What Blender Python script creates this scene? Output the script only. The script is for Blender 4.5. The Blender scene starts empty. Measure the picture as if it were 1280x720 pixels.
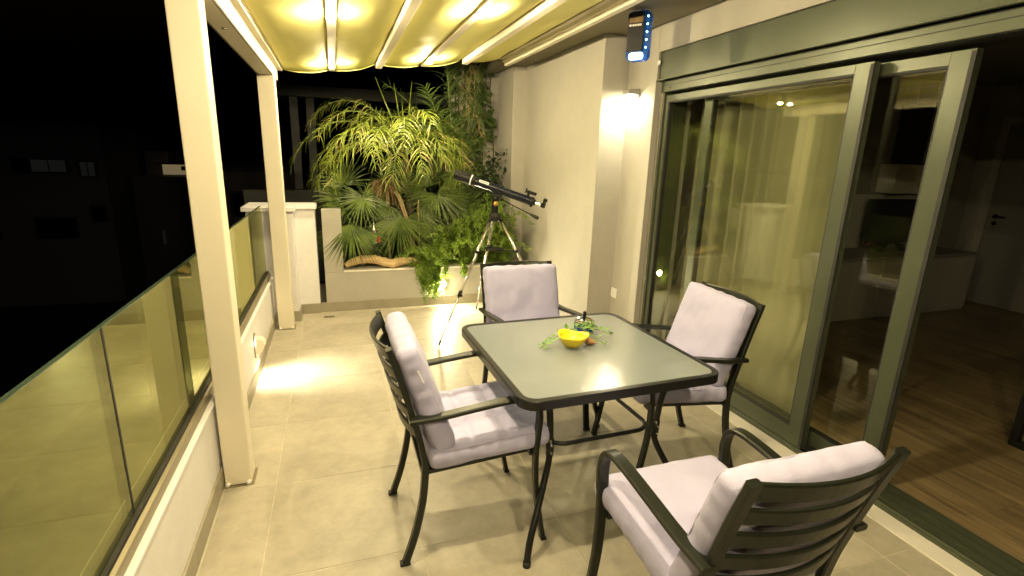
import bpy, bmesh, math, random
from mathutils import Vector, Matrix, noise
R = math.radians
random.seed(7)
sc = bpy.context.scene

# ------------------------------------------------------------------ camera
def cam_setup():
    cd = bpy.data.cameras.new('camera'); co = bpy.data.objects.new('camera', cd)
    sc.collection.objects.link(co)
    yaw, pit, roll = R(19.264), R(14.463), R(-1.805)
    f = Vector((math.sin(yaw)*math.cos(pit), math.cos(yaw)*math.cos(pit), -math.sin(pit)))
    r = Vector((math.cos(yaw), -math.sin(yaw), 0)); d = f.cross(r)
    r2 = math.cos(roll)*r + math.sin(roll)*d
    d2 = -math.sin(roll)*r + math.cos(roll)*d
    m = Matrix((r2, -d2, -f)).transposed().to_4x4()
    m.translation = (0, 0, 1.55)
    co.matrix_world = m
    cd.sensor_fit = 'HORIZONTAL'; cd.sensor_width = 36.0
    cd.lens = 36.0*635.48/1280.0
    cd.clip_start = .02; cd.clip_end = 2000
    sc.camera = co
cam_setup()

# ------------------------------------------------------------------ night sky
w = bpy.data.worlds.new('World'); sc.world = w; w.use_nodes = True
nt = w.node_tree; nt.nodes.clear()
sky = nt.nodes.new('ShaderNodeTexSky'); sky.sky_type = 'NISHITA'; sky.sun_disc = False
sky.sun_elevation = R(-4.0); sky.sun_rotation = R(200)
bg = nt.nodes.new('ShaderNodeBackground'); bg.inputs['Strength'].default_value = .05
wo = nt.nodes.new('ShaderNodeOutputWorld')
nt.links.new(sky.outputs[0], bg.inputs[0]); nt.links.new(bg.outputs[0], wo.inputs[0])

sc.view_settings.view_transform = 'Standard'; sc.view_settings.look = 'None'
sc.view_settings.exposure = 0.8; sc.view_settings.gamma = 1.0
sc.view_settings.use_curve_mapping = False
sc.render.engine = 'CYCLES'
sc.cycles.use_denoising = True
sc.cycles.max_bounces = 7; sc.cycles.transparent_max_bounces = 16
sc.cycles.use_adaptive_sampling = True; sc.cycles.adaptive_threshold = .02
sc.cycles.diffuse_bounces = 3; sc.cycles.glossy_bounces = 4
sc.cycles.caustics_reflective = False; sc.cycles.caustics_refractive = False
sc.cycles.sample_clamp_indirect = 6.0

# lamp strengths (all lamps are built as glowing lenses)
WARM = (1.0, .82, .475)
BULB_E, WALL_E, STEP_E, PLANTER_E = 3150, 440, 1450, 1900

# ------------------------------------------------------------------ materials
MATS = {}
def node_mat(name):
    m = bpy.data.materials.new(name); m.use_nodes = True
    n = m.node_tree.nodes; n.clear(); out = n.new('ShaderNodeOutputMaterial')
    return m, n, m.node_tree.links, out
def coords(n, l, scale=(1,1,1), rnd=True):
    tc = n.new('ShaderNodeTexCoord'); mp = n.new('ShaderNodeMapping'); mp.inputs['Scale'].default_value = scale
    l.new(tc.outputs['Object'], mp.inputs['Vector'])
    if rnd:
        oi = n.new('ShaderNodeObjectInfo'); mu = n.new('ShaderNodeMath'); mu.operation = 'MULTIPLY'; mu.inputs[1].default_value = 53.0
        l.new(oi.outputs['Random'], mu.inputs[0]); l.new(mu.outputs[0], mp.inputs['Location'])
    return mp.outputs[0]
def pm(name, col, rough=.5, metal=0., var=.10, scale=5., bump=0., bscale=80., spec=.5, stretch=(1,1,1), objvar=0., col2=None, rvar=.12, sheen=0., coat=0., transl=0., detail=6., speck=0., sscale=60.):
    m, n, l, out = node_mat(name)
    b = n.new('ShaderNodeBsdfPrincipled')
    v = coords(n, l, stretch)
    nz = n.new('ShaderNodeTexNoise'); nz.inputs['Scale'].default_value = scale; nz.inputs['Detail'].default_value = detail; nz.inputs['Roughness'].default_value = .6
    l.new(v, nz.inputs['Vector'])
    rmp = n.new('ShaderNodeMapRange'); rmp.inputs[1].default_value = .3; rmp.inputs[2].default_value = .7
    l.new(nz.outputs[0], rmp.inputs[0])
    mix = n.new('ShaderNodeMix'); mix.data_type = 'RGBA'
    a = [c*(1-var) for c in col]; c2 = col2 if col2 else [min(1, c*(1+var)) for c in col]
    mix.inputs[6].default_value = (*a, 1); mix.inputs[7].default_value = (*c2, 1)
    l.new(rmp.outputs[0], mix.inputs[0])
    src = mix.outputs[2]
    if speck:
        n3 = n.new('ShaderNodeTexNoise'); n3.inputs['Scale'].default_value = sscale; n3.inputs['Detail'].default_value = 8; n3.inputs['Roughness'].default_value = .75
        l.new(v, n3.inputs['Vector']); m3 = n.new('ShaderNodeMapRange'); m3.inputs[1].default_value = .35; m3.inputs[2].default_value = .65
        m3.inputs[3].default_value = 1-speck; m3.inputs[4].default_value = 1+speck; l.new(n3.outputs[0], m3.inputs[0])
        h3 = n.new('ShaderNodeHueSaturation'); l.new(m3.outputs[0], h3.inputs['Value']); l.new(src, h3.inputs['Color']); src = h3.outputs[0]
    if objvar:
        oi = n.new('ShaderNodeObjectInfo'); hs = n.new('ShaderNodeHueSaturation')
        mr = n.new('ShaderNodeMapRange'); mr.inputs[3].default_value = 1-objvar; mr.inputs[4].default_value = 1+objvar
        l.new(oi.outputs['Random'], mr.inputs[0]); l.new(mr.outputs[0], hs.inputs['Value']); l.new(src, hs.inputs['Color']); src = hs.outputs[0]
    l.new(src, b.inputs['Base Color'])
    mr2 = n.new('ShaderNodeMapRange'); mr2.inputs[3].default_value = max(.02, rough-rvar*rough); mr2.inputs[4].default_value = min(1, rough+rvar*rough)
    nz2 = n.new('ShaderNodeTexNoise'); nz2.inputs['Scale'].default_value = scale*2.7; nz2.inputs['Detail'].default_value = 4
    l.new(v, nz2.inputs['Vector']); l.new(nz2.outputs[0], mr2.inputs[0]); l.new(mr2.outputs[0], b.inputs['Roughness'])
    b.inputs['Metallic'].default_value = metal; b.inputs['Specular IOR Level'].default_value = spec
    if sheen: b.inputs['Sheen Weight'].default_value = sheen
    if coat: b.inputs['Coat Weight'].default_value = coat; b.inputs['Coat Roughness'].default_value = .15
    if bump:
        nb = n.new('ShaderNodeTexNoise'); nb.inputs['Scale'].default_value = bscale; nb.inputs['Detail'].default_value = 5
        bp = n.new('ShaderNodeBump'); bp.inputs['Strength'].default_value = bump; bp.inputs['Distance'].default_value = .004
        l.new(v, nb.inputs['Vector']); l.new(nb.outputs[0], bp.inputs['Height']); l.new(bp.outputs[0], b.inputs['Normal'])
    sh = b.outputs[0]
    if transl:
        tr = n.new('ShaderNodeBsdfTranslucent'); l.new(src, tr.inputs['Color'])
        ms = n.new('ShaderNodeMixShader'); ms.inputs[0].default_value = transl
        l.new(sh, ms.inputs[1]); l.new(tr.outputs[0], ms.inputs[2]); sh = ms.outputs[0]
    l.new(sh, out.inputs[0]); MATS[name] = m
    return m
def emit(name, col, strength):
    m, n, l, out = node_mat(name); e = n.new('ShaderNodeEmission')
    e.inputs[0].default_value = (*col, 1); e.inputs[1].default_value = strength
    l.new(e.outputs[0], out.inputs[0]); MATS[name] = m; return m
def glass(name, tint, r0=.06, rough=.0, gloss=(1,1,1), haze=0., hazecol=(.5,.5,.5), bump=0., bscale=200):
    # thin pane: tinted see-through plus a mirror share that grows towards grazing angles
    m, n, l, out = node_mat(name)
    tr = n.new('ShaderNodeBsdfTransparent'); tr.inputs[0].default_value = (*tint, 1)
    gl = n.new('ShaderNodeBsdfGlossy'); gl.inputs['Color'].default_value = (*gloss, 1); gl.inputs['Roughness'].default_value = rough
    lw = n.new('ShaderNodeLayerWeight'); lw.inputs[0].default_value = .5
    p = n.new('ShaderNodeMath'); p.operation = 'POWER'; p.inputs[1].default_value = 5.0
    l.new(lw.outputs['Facing'], p.inputs[0])
    ma = n.new('ShaderNodeMath'); ma.operation = 'MULTIPLY_ADD'; ma.inputs[1].default_value = 1-r0; ma.inputs[2].default_value = r0
    l.new(p.outputs[0], ma.inputs[0])
    body = tr.outputs[0]
    if haze:
        df = n.new('ShaderNodeBsdfDiffuse'); df.inputs[0].default_value = (*hazecol, 1)
        t2 = n.new('ShaderNodeBsdfTranslucent'); t2.inputs[0].default_value = (*hazecol, 1)
        m0 = n.new('ShaderNodeMixShader'); m0.inputs[0].default_value = .35; l.new(df.outputs[0], m0.inputs[1]); l.new(t2.outputs[0], m0.inputs[2])
        m1 = n.new('ShaderNodeMixShader'); m1.inputs[0].default_value = haze
        l.new(tr.outputs[0], m1.inputs[1]); l.new(m0.outputs[0], m1.inputs[2]); body = m1.outputs[0]
    if bump:
        v = coords(n, l, rnd=False)
        nb = n.new('ShaderNodeTexNoise'); nb.inputs['Scale'].default_value = bscale; nb.inputs['Detail'].default_value = 2
        bp = n.new('ShaderNodeBump'); bp.inputs['Strength'].default_value = bump; bp.inputs['Distance'].default_value = .002
        l.new(v, nb.inputs['Vector']); l.new(nb.outputs[0], bp.inputs['Height']); l.new(bp.outputs[0], gl.inputs['Normal'])
    ms = n.new('ShaderNodeMixShader'); l.new(ma.outputs[0], ms.inputs[0]); l.new(body, ms.inputs[1]); l.new(gl.outputs[0], ms.inputs[2])
    l.new(ms.outputs[0], out.inputs[0]); MATS[name] = m; return m

pm('tile', (.405,.365,.285), .42, var=.16, scale=3.4, bump=.12, bscale=120, objvar=.07, col2=(.46,.42,.33), detail=12, rvar=.35, speck=.09, sscale=16)
pm('grout', (.50,.455,.36), .8, var=.15, scale=20)
pm('skirt_tile', (.30,.27,.20), .4, var=.1, scale=6)
pm('wall_paint', (.395,.375,.325), .75, var=.05, scale=1.4, bump=.25, bscale=190, speck=.03, sscale=9)
pm('white_paint', (.70,.68,.68), .6, var=.05, scale=2.5, bump=.2, bscale=140, speck=.03, sscale=12)
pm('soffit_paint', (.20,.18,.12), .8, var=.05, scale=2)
pm('marble', (.74,.70,.62), .3, var=.08, scale=3, stretch=(1,.4,1))
pm('alu_cream', (.73,.67,.53), .55, var=.03, scale=3, spec=.5)
pm('alu_champagne', (.24,.21,.13), .38, metal=.4, var=.06, scale=4, stretch=(8,.3,8))
pm('alu_door', (.074,.086,.054), .34, metal=.25, var=.05, scale=6, spec=.5)
pm('alu_dark', (.03,.032,.03), .4, metal=.2, var=.1, scale=8)
pm('rubber', (.012,.012,.012), .6, var=.2, scale=30)
pm('canopy', (.94,.89,.34), .7, var=.04, scale=1.2, bump=.05, bscale=260, transl=.04, spec=.4)
pm('chair_metal', (.014,.0165,.011), .33, metal=.2, var=.12, scale=14, spec=.45)
pm('table_metal', (.011,.011,.010), .36, metal=.3, var=.12, scale=14, spec=.5)
pm('cushion', (.43,.415,.63), .85, var=.045, scale=7, bump=.35, bscale=420, sheen=.15)
pm('stitch', (.42,.40,.57), .9, var=.06, scale=40)
pm('tag_white', (.8,.8,.8), .7, var=.03)
pm('silver', (.62,.59,.53), .25, metal=.9, var=.06, scale=20)
pm('chrome', (.80,.80,.80), .08, metal=1., var=.03, scale=20)
pm('scope_blue', (.005,.008,.016), .25, var=.15, scale=10, coat=.0, spec=.35)
pm('scope_black', (.007,.007,.007), .45, var=.15, scale=20, spec=.25)
pm('brass', (.60,.34,.10), .3, metal=.6, var=.1, scale=20)
pm('yellow_plastic', (.86,.66,.02), .3, var=.04, scale=10)
pm('blue_glaze', (.015,.06,.30), .25, var=.1, scale=20)
pm('shell_brown', (.36,.18,.07), .5, var=.3, scale=40)
pm('wood_drift', (.50,.34,.16), .75, var=.25, scale=5, stretch=(1,6,6), bump=.5, bscale=40, col2=(.66,.48,.25))
pm('bark', (.10,.075,.045), .9, var=.35, scale=18, stretch=(4,4,1), bump=.8, bscale=40)
pm('stem_tan', (.34,.26,.13), .7, var=.25, scale=14, bump=.4)
pm('stem_green', (.17,.22,.05), .6, var=.2, scale=10)
pm('leaf_feather', (.085,.16,.018), .36, var=.45, scale=11, col2=(.30,.35,.05), transl=.22)
pm('leaf_dark', (.075,.14,.026), .4, var=.45, scale=6, col2=(.14,.21,.05), transl=.2)
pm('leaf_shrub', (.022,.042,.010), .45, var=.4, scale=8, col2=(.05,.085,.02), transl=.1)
pm('leaf_fan', (.05,.10,.018), .32, var=.45, scale=9, col2=(.17,.24,.045), transl=.18)
pm('leaf_dead', (.14,.085,.035), .8, var=.4, scale=9, col2=(.30,.20,.09), transl=.15)
pm('leaf_ivy', (.06,.105,.022), .36, var=.5, scale=9, col2=(.15,.23,.055), transl=.15)
pm('leaf_dry', (.30,.25,.08), .6, var=.4, scale=8, col2=(.55,.46,.18), transl=.2)
pm('leaf_trail', (.11,.24,.022), .45, var=.45, scale=8, col2=(.34,.48,.06), transl=.25)
pm('leaf_sprig', (.10,.26,.03), .4, var=.3, scale=30, col2=(.20,.40,.06), transl=.2)
pm('soil', (.035,.024,.015), .95, var=.4, scale=40, bump=1, bscale=60)
pm('wood_floor', (.20,.14,.07), .36, var=.4, scale=3, stretch=(9,.6,1), objvar=.14, col2=(.32,.235,.125), bump=.06)
pm('indoor_wall', (.34,.33,.29), .85, var=.03)
pm('indoor_dark', (.03,.028,.026), .5, var=.1)
pm('indoor_grey', (.28,.27,.25), .5, var=.05)
pm('indoor_white', (.46,.44,.40), .4, var=.03)
pm('pale_panel', (.78,.76,.68), .6, var=.03)
pm('tv_black', (.008,.008,.008), .15, var=.05)
pm('curtain', (.34,.325,.225), .9, var=.04, scale=5, transl=.3)
pm('night_wall', (.25,.22,.21), .9, var=.12, scale=.4)
pm('night_dark', (.05,.05,.055), .6, var=.1)
pm('glass_edge', (.05,.075,.05), .2, var=.1)
pm('asphalt', (.05,.05,.05), .9, var=.2, scale=2)
pm('pergola_grey', (.065,.065,.055), .6, var=.08)
pm('plastic_white', (.75,.74,.70), .4, var=.02)
pm('plastic_black', (.008,.008,.009), .5, var=.1, spec=.25)
pm('grey_cast', (.32,.31,.29), .4, metal=.4, var=.05)
pm('red_glass', (.45,.03,.015), .2, var=.1)
pm('green_glass', (.18,.30,.10), .15, var=.2, scale=30)
pm('drain_metal', (.22,.18,.11), .45, metal=.4, var=.1)
glass('balustrade_glass', (.80,.84,.74), r0=.17, gloss=(.92,.94,.54), haze=.04, hazecol=(.60,.62,.44))
glass('door_glass', (.97,.98,.94), r0=.048, gloss=(.97,.98,.80))
glass('table_glass', (.78,.82,.80), r0=.12, rough=.06, haze=.55, hazecol=(.50,.55,.58), bump=.4, bscale=120)
glass('blue_clear', (.12,.45,.95), r0=.08, haze=.45, hazecol=(.02,.16,.55))
emit('bulb_glow', WARM, BULB_E)
emit('wall_glow', (1.0,.86,.58), WALL_E)
emit('step_glow', (1.0,.88,.62), STEP_E)
emit('planter_glow', (1.0,.86,.55), PLANTER_E)
emit('led_blue', (.35,.72,1.0), 9)
emit('led_panel', (.55,.85,1.0), 5)
emit('window_dim', (.75,.80,.70), .0045)
emit('porch_wall_glow', (1.0,.76,.38), .09)
emit('street_lamp_glow', (.8,.9,1.0), .6)
emit('led_red', (1,.05,.02), .8)
for k_ in ('window_dim','porch_wall_glow','street_lamp_glow','led_red','led_blue'):
    MATS[k_].cycles.emission_sampling = 'NONE'

# ------------------------------------------------------------------ mesh builder
ORG = {}
def catmull(pts, n=8):
    P = [Vector(p) for p in pts]; P = [P[0]*2-P[1]] + P + [P[-1]*2-P[-2]]; out = []
    for i in range(1, len(P)-2):
        a, b, c, d = P[i-1:i+3]
        for k in range(n):
            t = k/n
            out.append(.5*((2*b)+(c-a)*t+(2*a-5*b+4*c-d)*t*t+(3*b-a-3*c+d)*t**3))
    out.append(P[-2].copy()); return out
def rrect(hx, hy, r, n=6):
    out = []
    for cx, cy, a0 in ((hx-r, hy-r, 0), (-hx+r, hy-r, 90), (-hx+r, -hy+r, 180), (hx-r, -hy+r, 270)):
        for k in range(n+1):
            a = R(a0+90*k/n); out.append((cx+r*math.cos(a), cy+r*math.sin(a)))
    return out
class MB:
    def __init__(s): s.v = []; s.f = []
    def add(s, vs, fs):
        o = len(s.v); s.v += [Vector(v) for v in vs]; s.f += [tuple(i+o for i in f) for f in fs]; return s
    def box(s, x0, x1, y0, y1, z0, z1):
        return s.add([(x0,y0,z0),(x1,y0,z0),(x1,y1,z0),(x0,y1,z0),(x0,y0,z1),(x1,y0,z1),(x1,y1,z1),(x0,y1,z1)],
                     [(0,3,2,1),(4,5,6,7),(0,1,5,4),(1,2,6,5),(2,3,7,6),(3,0,4,7)])
    def obox(s, c, ax, ay, az):   # oriented box, half axes
        c, ax, ay, az = map(Vector, (c, ax, ay, az))
        return s.add([c-ax-ay-az, c+ax-ay-az, c+ax+ay-az, c-ax+ay-az, c-ax-ay+az, c+ax-ay+az, c+ax+ay+az, c-ax+ay+az],
                     [(0,3,2,1),(4,5,6,7),(0,1,5,4),(1,2,6,5),(2,3,7,6),(3,0,4,7)])
    def prism(s, poly, z0, z1):
        n = len(poly)
        return s.add([(x,y,z0) for x,y in poly]+[(x,y,z1) for x,y in poly],
                     [tuple(range(n))[::-1], tuple(range(n,2*n))]+[(i,(i+1)%n,(i+1)%n+n,i+n) for i in range(n)])
    def profile_y(s, poly, y0, y1):   # polygon in x,z extruded along y
        n = len(poly)
        return s.add([(x,y0,z) for x,z in poly]+[(x,y1,z) for x,z in poly],
                     [tuple(range(n)), tuple(range(n,2*n))[::-1]]+[(i,i+n,(i+1)%n+n,(i+1)%n) for i in range(n)])
    def tube(s, path, r, n=10, closed=False, flat=1.0):
        P = [Vector(p) for p in path]; m = len(P)
        rs = r if isinstance(r, (list, tuple)) else [r]*m
        up = None; vs = []
        for i in range(m):
            if closed: t = P[(i+1)%m]-P[i-1]
            else: t = P[min(i+1,m-1)]-P[max(i-1,0)]
            t.normalize()
            if up is None:
                up = Vector((0,0,1)) if abs(t.z) < .9 else Vector((1,0,0))
            a = (up - t*up.dot(t)).normalized(); b = t.cross(a); up = a
            for k in range(n):
                an = 2*math.pi*k/n; vs.append(P[i]+rs[i]*(a*math.cos(an)*flat+b*math.sin(an)))
        fs = [(i*n+k, i*n+(k+1)%n, ((i+1)%m)*n+(k+1)%n, ((i+1)%m)*n+k) for i in range(m if closed else m-1) for k in range(n)]
        if not closed: fs += [tuple(range(n))[::-1], tuple(range((m-1)*n, m*n))]
        return s.add(vs, fs)
    def strap(s, path, w, t, side):
        P = [Vector(p) for p in path]; m = len(P); sd = Vector(side).normalized(); vs = []
        for i in range(m):
            tg = (P[min(i+1,m-1)]-P[max(i-1,0)]).normalized(); nm = tg.cross(sd).normalized()
            s2 = nm.cross(tg).normalized()
            e = .22
            for a, b in ((-1,-1+2*e),(-1+e,-1),(1-e,-1),(1,-1+2*e),(1,1-2*e),(1-e,1),(-1+e,1),(-1,1-2*e)):
                vs.append(P[i]+s2*(a*w/2)+nm*(b*t/2))
        n = 8
        fs = [(i*n+k, i*n+(k+1)%n, (i+1)*n+(k+1)%n, (i+1)*n+k) for i in range(m-1) for k in range(n)]
        fs += [tuple(range(n))[::-1], tuple(range((m-1)*n, m*n))]
        return s.add(vs, fs)
    def lathe(s, prof, c=(0,0,0), n=20, axis=(0,0,1)):
        c = Vector(c); ax = Vector(axis).normalized()
        u = ax.orthogonal().normalized(); v = ax.cross(u); vs = []
        for r, h in prof:
            for k in range(n):
                a = 2*math.pi*k/n; vs.append(c+ax*h+(u*math.cos(a)+v*math.sin(a))*max(r, 1e-5))
        m = len(prof)
        fs = [(i*n+k, i*n+(k+1)%n, (i+1)*n+(k+1)%n, (i+1)*n+k) for i in range(m-1) for k in range(n)]
        fs += [tuple(range(n))[::-1], tuple(range((m-1)*n, m*n))]
        return s.add(vs, fs)
    def ball(s, c, r, n=10, sz=1.0):
        return s.lathe([(r*math.sin(math.pi*i/n), -r*sz*math.cos(math.pi*i/n)) for i in range(n+1)], c, n*2)
    def strip(s, p0, d, nrm, length, width, droop=0., segs=3, taper=1.0):
        # narrow leaf blade folded along its rib
        p = Vector(p0); d = Vector(d).normalized(); nrm = Vector(nrm); vs = []; st = length/segs
        for i in range(segs+1):
            t = i/segs
            wd = width*(.55+.45*min(1, t*4))*(1-taper*max(0, t-.25)/.75*.97)
            sd = d.cross(nrm)
            if sd.length < 1e-4: sd = d.orthogonal()
            sd.normalize(); up = sd.cross(d)
            vs += [p-sd*wd/2+up*wd*.18, p.copy(), p+sd*wd/2+up*wd*.18]
            p = p+d*st; d = (d+Vector((0,0,-droop/segs))).normalized()
        fs = []
        for i in range(segs):
            o = i*3; fs += [(o,o+1,o+4,o+3),(o+1,o+2,o+5,o+4)]
        return s.add(vs, fs)
    def leaf(s, p, d, nrm, L, W):
        p = Vector(p); d = Vector(d).normalized(); sd = d.cross(Vector(nrm))
        if sd.length < 1e-4: sd = d.orthogonal()
        sd.normalize(); up = sd.cross(d)
        return s.add([p, p+d*L*.45+sd*W/2+up*W*.12, p+d*L, p+d*L*.45-sd*W/2+up*W*.12, p+d*L*.5], [(0,1,4),(1,2,4),(2,3,4),(3,0,4)])
    def mesh(s, name, smooth=False):
        me = bpy.data.meshes.new(name); me.from_pydata([tuple(v) for v in s.v], [], s.f); me.validate()
        bm = bmesh.new(); bm.from_mesh(me); bmesh.ops.recalc_face_normals(bm, faces=bm.faces); bm.to_mesh(me); bm.free()
        if smooth:
            for p in me.polygons: p.use_smooth = True
        me.update(); return me
    def build(s, name, mat, parent=None, bevel=0., smooth=False, seg=2, auto=False):
        o = ORG.get(parent.name, Vector()) if parent else None
        if parent is None:   # top-level one-mesh thing: origin at its base centre
            xs = [v.x for v in s.v]; ys = [v.y for v in s.v]; zs = [v.z for v in s.v]
            o = Vector(((min(xs)+max(xs))/2, (min(ys)+max(ys))/2, min(zs)))
        s.v = [v-o for v in s.v]
        me = s.mesh(name, smooth); ob = bpy.data.objects.new(name, me); sc.collection.objects.link(ob)
        me.materials.append(MATS[mat])
        if parent: ob.parent = parent
        else: ob.location = o
        ORG[ob.name] = o
        if bevel:
            b = ob.modifiers.new('bevel', 'BEVEL'); b.width = bevel; b.segments = seg; b.limit_method = 'ANGLE'; b.angle_limit = R(40)
            if hasattr(b, 'harden_normals'): b.harden_normals = False
        return ob
def tag(o, label=None, cat=None, group=None, kind=None):
    if label: o['label'] = label
    if cat: o['category'] = cat
    if group: o['group'] = group
    if kind: o['kind'] = kind
    return o
def thing(name, label, cat, loc=(0,0,0), rz=0., group=None, local=False):
    o = bpy.data.objects.new(name, None); sc.collection.objects.link(o); o.location = loc; o.rotation_euler = (0,0,rz)
    o.empty_display_size = .1
    ORG[o.name] = Vector() if local else Vector(loc)
    return tag(o, label, cat, group)
def copy_tree(o, parent=None):
    c = o.copy(); sc.collection.objects.link(c); c.parent = parent; ORG[c.name] = ORG.get(o.name, Vector())
    for ch in list(o.children): copy_tree(ch, c)
    return c
def rnd(a, b): return random.uniform(a, b)

# ================================================================== THE SETTING
YE = 5.17            # face of the planter at the end of the balcony
g = MB().box(-400,400,-400,400,-7.6,-7.5).build('ground', 'asphalt'); tag(g, kind='structure')
fl = MB().box(-.80,2.345,-1.70,6.35,-.20,-.0016).build('floor', 'grout'); tag(fl, kind='structure')
# porcelain tiles, 60 cm, each its own piece
T = .6; GX0, GY0 = -.338, 1.75; gap = .0021
tile_meshes = {}
xs = [-.562] + [GX0+T*i for i in range(0, 5)] + [2.240]
xs = sorted(set(round(x,4) for x in xs if x <= 2.2401))
ys = [GY0+T*i for i in range(-5, 6)]; ys = [y for y in ys if -1.7 < y < 5.2] + [YE+.02]
ys = sorted(ys)
for i in range(len(xs)-1):
    for j in range(len(ys)-1):
        wx, wy = xs[i+1]-xs[i]-2*gap, ys[j+1]-ys[j]-2*gap
        if wx < .02 or wy < .02: continue
        key = (round(wx,3), round(wy,3))
        if key not in tile_meshes:
            me = MB().box(-wx/2,wx/2,-wy/2,wy/2,-.010,0).mesh('tile'); me.materials.append(MATS['tile']); tile_meshes[key] = me
        t = bpy.data.objects.new('tile', tile_meshes[key]); sc.collection.objects.link(t)
        t.parent = fl; t.location = Vector(((xs[i]+xs[i+1])/2, (ys[j]+ys[j+1])/2, 0)) - fl.location
        b = t.modifiers.new('bevel','BEVEL'); b.width = .0010; b.segments = 1

# floor slab ceiling (soffit) of the storey above, beside the pergola
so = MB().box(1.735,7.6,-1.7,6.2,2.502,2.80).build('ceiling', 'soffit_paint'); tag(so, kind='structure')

# ---- house wall: stepped rendered wall with the opening for the sliding door
WB = 2.285
hw = thing('house_wall', 'beige rendered house wall stepping back beside the sliding glass door', 'wall', (2.4,4.5,0))
MB().prism([(WB,3.462),(2.62,3.462),(2.62,6.14),(1.90,6.14),(1.90,5.59),(2.05,5.59),(2.05,3.85),(WB,3.85)], -.02, 2.5).build('wall_panel', 'wall_paint', hw, bevel=.004)
MB().box(WB,2.62,-1.7,3.46,2.330,2.5).build('lintel', 'wall_paint', hw)

# ---- parapet with ledge, left side
pp = thing('parapet_wall', 'low white parapet wall with stone ledge under the glass balustrade', 'wall', (-.66,1.6,0))
MB().box(-.695,-.577,-1.7,4.92,-.1,.415).build('wall_panel', 'white_paint', pp, bevel=.006)
MB().box(-.70,-.566,-1.7,4.92,.416,.436).build('ledge', 'white_paint', pp, bevel=.006)
y = -1.7; k = 0
while y < 4.88:
    y1 = min(y+.6, 4.89)
    MB().box(-.5775,-.566,y+.001,y1-.001,.0,.098).build('skirting_tile', 'skirt_tile', pp, bevel=.002); y = y1

# ---- glass balustrade
gb = thing('glass_balustrade', 'frameless greenish glass balustrade standing in a metal channel on the parapet', 'balustrade', (-.62,1.6,.436))
MB().profile_y([(-.66,.437),(-.586,.437),(-.586,.478),(-.598,.482),(-.612,.482),(-.612,.462),(-.628,.462),(-.628,.490),(-.66,.490)], -1.7,4.90).build('base_channel', 'alu_champagne', gb, bevel=.002)
MB().box(-.6118,-.5985,-1.7,4.90,.4823,.4950).build('gasket', 'rubber', gb)
yb = [-1.68,-.02,1.575,3.17,4.88]
for a, b in zip(yb[:-1], yb[1:]):
    p = MB().box(-.626,-.613,a+.004,b-.004,.466,1.072).build('glass_panel', 'balustrade_glass', gb)
    MB().box(-.6262,-.6128,a+.004,b-.004,1.0722,1.0742).build('polished_edge', 'glass_edge', p)
for yj in yb[1:-1]:
    MB().box(-.6275,-.6115,yj-.0048,yj+.0048,.486,1.0715).build('joint_strip', 'rubber', gb)

# ---- white pier at the end of the parapet
pr = thing('end_pier', 'white end pier with flat cap stone behind the far pergola post', 'wall', (-.5,5.1,0))
MB().prism([(-.745,4.93),(-.372,4.93),(-.372,5.15),(-.192,5.15),(-.192,5.34),(-.745,5.34)], -.05, 1.02).build('wall_panel', 'white_paint', pr, bevel=.004)
MB().prism([(-.775,4.89),(-.345,4.89),(-.345,5.115),(-.175,5.115),(-.175,5.38),(-.775,5.38)], 1.021, 1.06).build('cap_stone', 'white_paint', pr, bevel=.004)
MB().box(-.565,-.360,4.918,4.929,0,.098).build('skirting_tile', 'skirt_tile', pr, bevel=.002)
MB().box(-.3715,-.360,4.93,5.138,0,.098).build('skirting_tile', 'skirt_tile', pr, bevel=.002)
MB().box(-.3605,-.192,5.1385,5.1495,0,.098).build('skirting_tile', 'skirt_tile', pr, bevel=.002)

# ---- planter across the end
pl = thing('planter', 'beige masonry planter with raised left pier across the balcony end', 'planter', (1.0,5.5,0))
MB().prism([(-.135,YE),(2.048,YE),(2.048,YE+.16),(-.135,YE+.16)], -.05, .395).build('front_wall', 'wall_paint', pl, bevel=.004)
MB().box(-.135,.042,YE+.0005,YE+.1595,.3955,1.01).build('pier', 'wall_paint', pl, bevel=.004)
MB().box(.043,2.045,YE-.006,YE+.17,.3955,.409).build('coping', 'marble', pl, bevel=.003)
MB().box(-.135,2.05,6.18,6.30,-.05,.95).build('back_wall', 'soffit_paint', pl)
MB().box(1.35,2.60,6.305,6.42,-.05,3.1).build('back_wall', 'wall_paint', pl)
MB().box(-.13,.0,5.33,6.18,-.05,.395).build('side_wall', 'wall_paint', pl)
sx = -.191
while sx < 2.04:
    x1 = min(sx+.6, 2.047)
    MB().box(sx+.001,x1-.001,YE-.0115,YE-.0005,0,.098).build('skirting_tile', 'skirt_tile', pl, bevel=.002); sx = x1
so_m = MB(); nx, ny = 50, 22
for j in range(ny+1):
    for i in range(nx+1):
        xx = .0+2.04*i/nx; yy = YE+.165+(6.18-YE-.17)*j/ny
        so_m.v.append(Vector((xx,yy,.355+.03*noise.noise((xx*6,yy*6,0))+.012*noise.noise((xx*25,yy*25,3)))))
for j in range(ny):
    for i in range(nx):
        a = j*(nx+1)+i; so_m.f.append((a,a+1,a+nx+2,a+nx+1))
so_m.build('soil', 'soil', pl, smooth=True)
dr = thing('floor_drain', 'small slotted metal floor drain in front of the white pier', 'drain', (-.115,4.99,0))
MB().box(-.165,-.065,4.965,5.015,-.004,.0025).build('frame', 'drain_metal', dr, bevel=.001)
for k in range(5):
    MB().box(-.157+k*.018,-.149+k*.018,4.972,5.008,.0027,.0045).build('slat', 'alu_dark', dr)

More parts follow.
